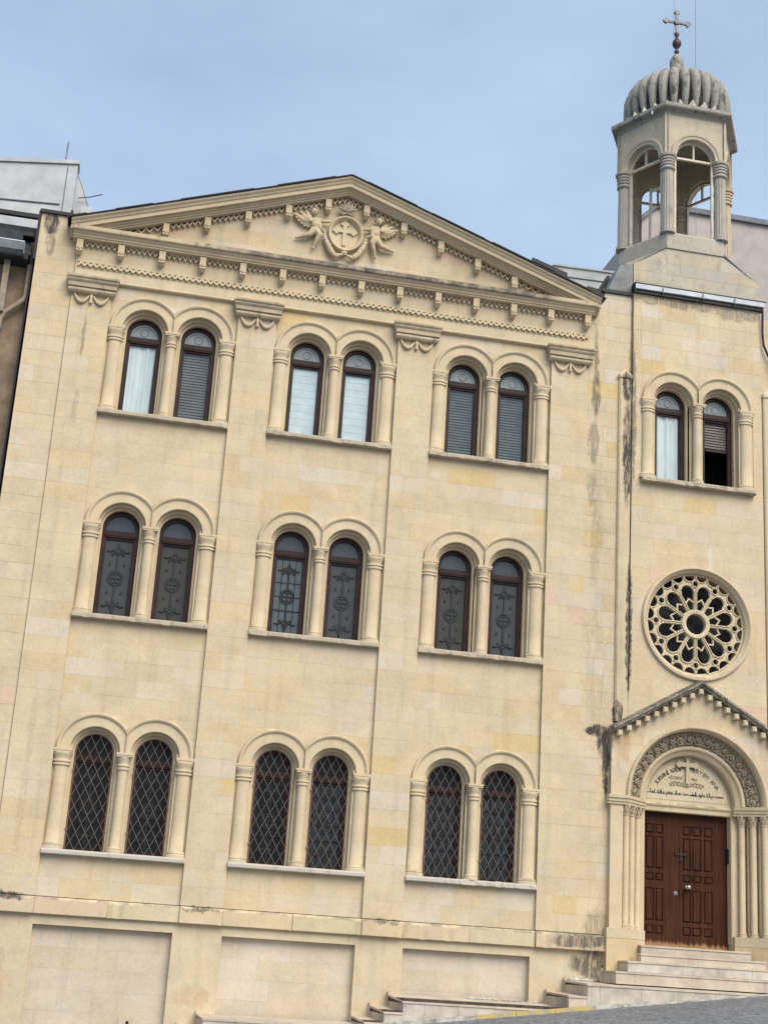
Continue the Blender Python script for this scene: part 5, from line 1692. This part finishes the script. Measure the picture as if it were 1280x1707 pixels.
m = MB(); m.sweep_x([(.0, 9.89), (-.10, 9.89), (-.17, 9.95), (-.185, 10.09), (-.165, 10.095), (-.15, 9.97), (-.09, 9.915), (.0, 9.915)][::-1], -14, -5.53, 1); m.box(-5.53, -5.515, -.185, .0, 9.88, 10.09); g_ = m.build('gutter', 'gray_metal', nb_)
m = MB(); m.box(-14, -5.53, -.19, -.165, 10.096, 10.11); m.build('gutter_lip', 'zinc', g_)
m = MB(); m.box(-14, -5.40, .45, .6, 9.95, 10.70); m.build('roof_edge', 'roof_dark', nb_)
m = MB(); m.box(-5.46, -5.375, .22, .5, 9.4, 10.3); m.build('party_wall', 'stucco', nb_)
m = MB(); m.box(-5.84, -5.74, .10, .2, 8.9, 9.9); m.build('post', 'tan_pipe', nb_)
m = MB(); m.tube([(-5.43, .22, 9.86), (-5.415, .22, 9.80), (-5.41, .22, 9.30), (-5.44, .22, 9.20), (-5.72, .2, 8.92), (-5.78, .2, 8.8), (-5.79, .2, -2.6)], .05, 10); m.build('downpipe', 'tan_pipe', nb_)
m = MB(); m.lathe([(.062, 8.55), (.066, 8.58), (.062, 8.61)], -5.79, .2, 12); m.lathe([(.058, 9.76), (.062, 9.78), (.058, 9.80)], -5.415, .22, 12); m.build('pipe_collar', 'gray_metal', nb_)
m = MB(); m.tube([(-5.375, .10, 10.2), (-5.378, .10, 9.6), (-5.382, .12, 7.0), (-5.38, .12, -2.6)], .018, 6); m.build('joint_filler', 'dark_metal', nb_)
m = MB(); m.box(-5.60, -5.42, .1, .34, 10.36, 10.42); m.build('ridge_vent', 'dark_metal', nb_)
m = MB(); m.box(-14, -5.36, .9, .98, 11.13, 11.21); m.build('rail', 'dark_metal', nb_)

pb = thing('rear_parapet_block', 'pale grey concrete roof parapet above the brown house, far left', 'building', (-8, 6, -3))
m = MB(); vs = []
m.prism([(-16, 3), (-5.13, 3), (-5.13, 14.62), (-16, 13.15)], 5.0, 5.35); m.build('wall', 'concrete', pb)
m = MB(); m.prism([(-16, 13.16), (-5.10, 14.63), (-5.10, 14.72), (-16, 13.25)], 4.96, 5.4); m.build('coping', 'concrete', pb)
m = MB(); m.box(-5.135, -4.70, 5.36, 9.0, 3, 13.6)
m.add([(-5.12, 5.351, 14.6), (-5.12, 9, 14.6), (-4.70, 9, 13.58), (-4.70, 5.351, 13.58)], [(3, 2, 1, 0)]); m.prism([(-5.12, 13.5), (-4.705, 13.5), (-4.705, 13.6), (-5.10, 14.6), (-5.12, 14.6)], 5.37, 5.5); m.build('side_wall', 'concrete', pb)
m = MB(); m.prism([(-5.345, 12), (-5.33, 12), (-5.325, 14.55), (-5.34, 14.55)], 4.985, 4.998); m.tube([(-16, 4.99, 12.45), (-8, 4.99, 13.45), (-5.4, 4.99, 13.62)], .018, 5); m.build('render_joint', 'coping', pb)
m = MB(); m.box(-4.96, -4.72, 5.2, 5.36, 13.35, 13.78); m.build('chimney_stub', 'concrete', pb)
an = MB(); an.tube([(-5.42, 5.2, 14.4), (-5.41, 5.2, 15.25)], .016, 6)
tag(an.build('antenna_rod', 'gray_metal'), 'thin upright antenna rod on the grey parapet at upper left', 'antenna')
an = MB(); an.tube([(-5.05, 5.3, 14.0), (-4.8, 5.25, 14.04), (-4.55, 5.2, 14.12)], .014, 6)
tag(an.build('bent_rebar', 'gray_metal'), 'short bent rod sticking out of the sloping parapet side', 'rod')

rp = thing('rear_roof_parapet', 'low weathered grey parapet seen between the pediment and the belfry', 'parapet', (5.5, 5, 10))
m = MB(); m.prism([(5.30, 9), (8.5, 9), (8.5, 14.05), (5.52, 13.98), (5.40, 13.90)], 5.0, 6.0); m.build('wall', 'concrete', rp)
m = MB(); m.prism([(5.48, 13.985), (8.5, 14.055), (8.5, 14.10), (5.52, 14.03)], 4.97, 6.02); m.build('coping', 'concrete', rp)
m = MB(); m.tube([(5.3, 4.99, 13.75), (6.2, 4.99, 13.76), (8.5, 4.99, 13.82)], .012, 5); m.build('render_joint', 'coping', rp)
bbld = thing('beige_building', 'plain beige rendered building with grey coping behind the belfry on the right', 'building', (15, 12, -3))
m = MB(); m.prism([(9.55, 5), (24, 5), (24, 18.83), (10.0, 18.90), (9.55, 18.45)], 10.0, 18); m.build('wall', 'pink_wall', bbld)
m = MB(); m.prism([(9.98, 18.90), (24, 18.83), (24, 19.0), (10.0, 19.05)], 9.9, 10.2); m.prism([(9.4, 18.45), (9.5, 18.40), (10.02, 18.92), (9.98, 19.05)], 9.92, 10.2); m.build('coping', 'coping', bbld)
for i, (x, zt) in enumerate(((10.33, 32), (10.98, 32))):
    m = MB(); m.tube([(x, 9.7, 12.0), (x+.02, 9.7, zt)], .006, 5)
    tag(m.build('mast_wire', 'gray_metal'), ('thin upright wire just right of the belfry cross' if i else 'thin upright wire passing close behind the belfry cross'), 'wire', 'wires above the belfry')
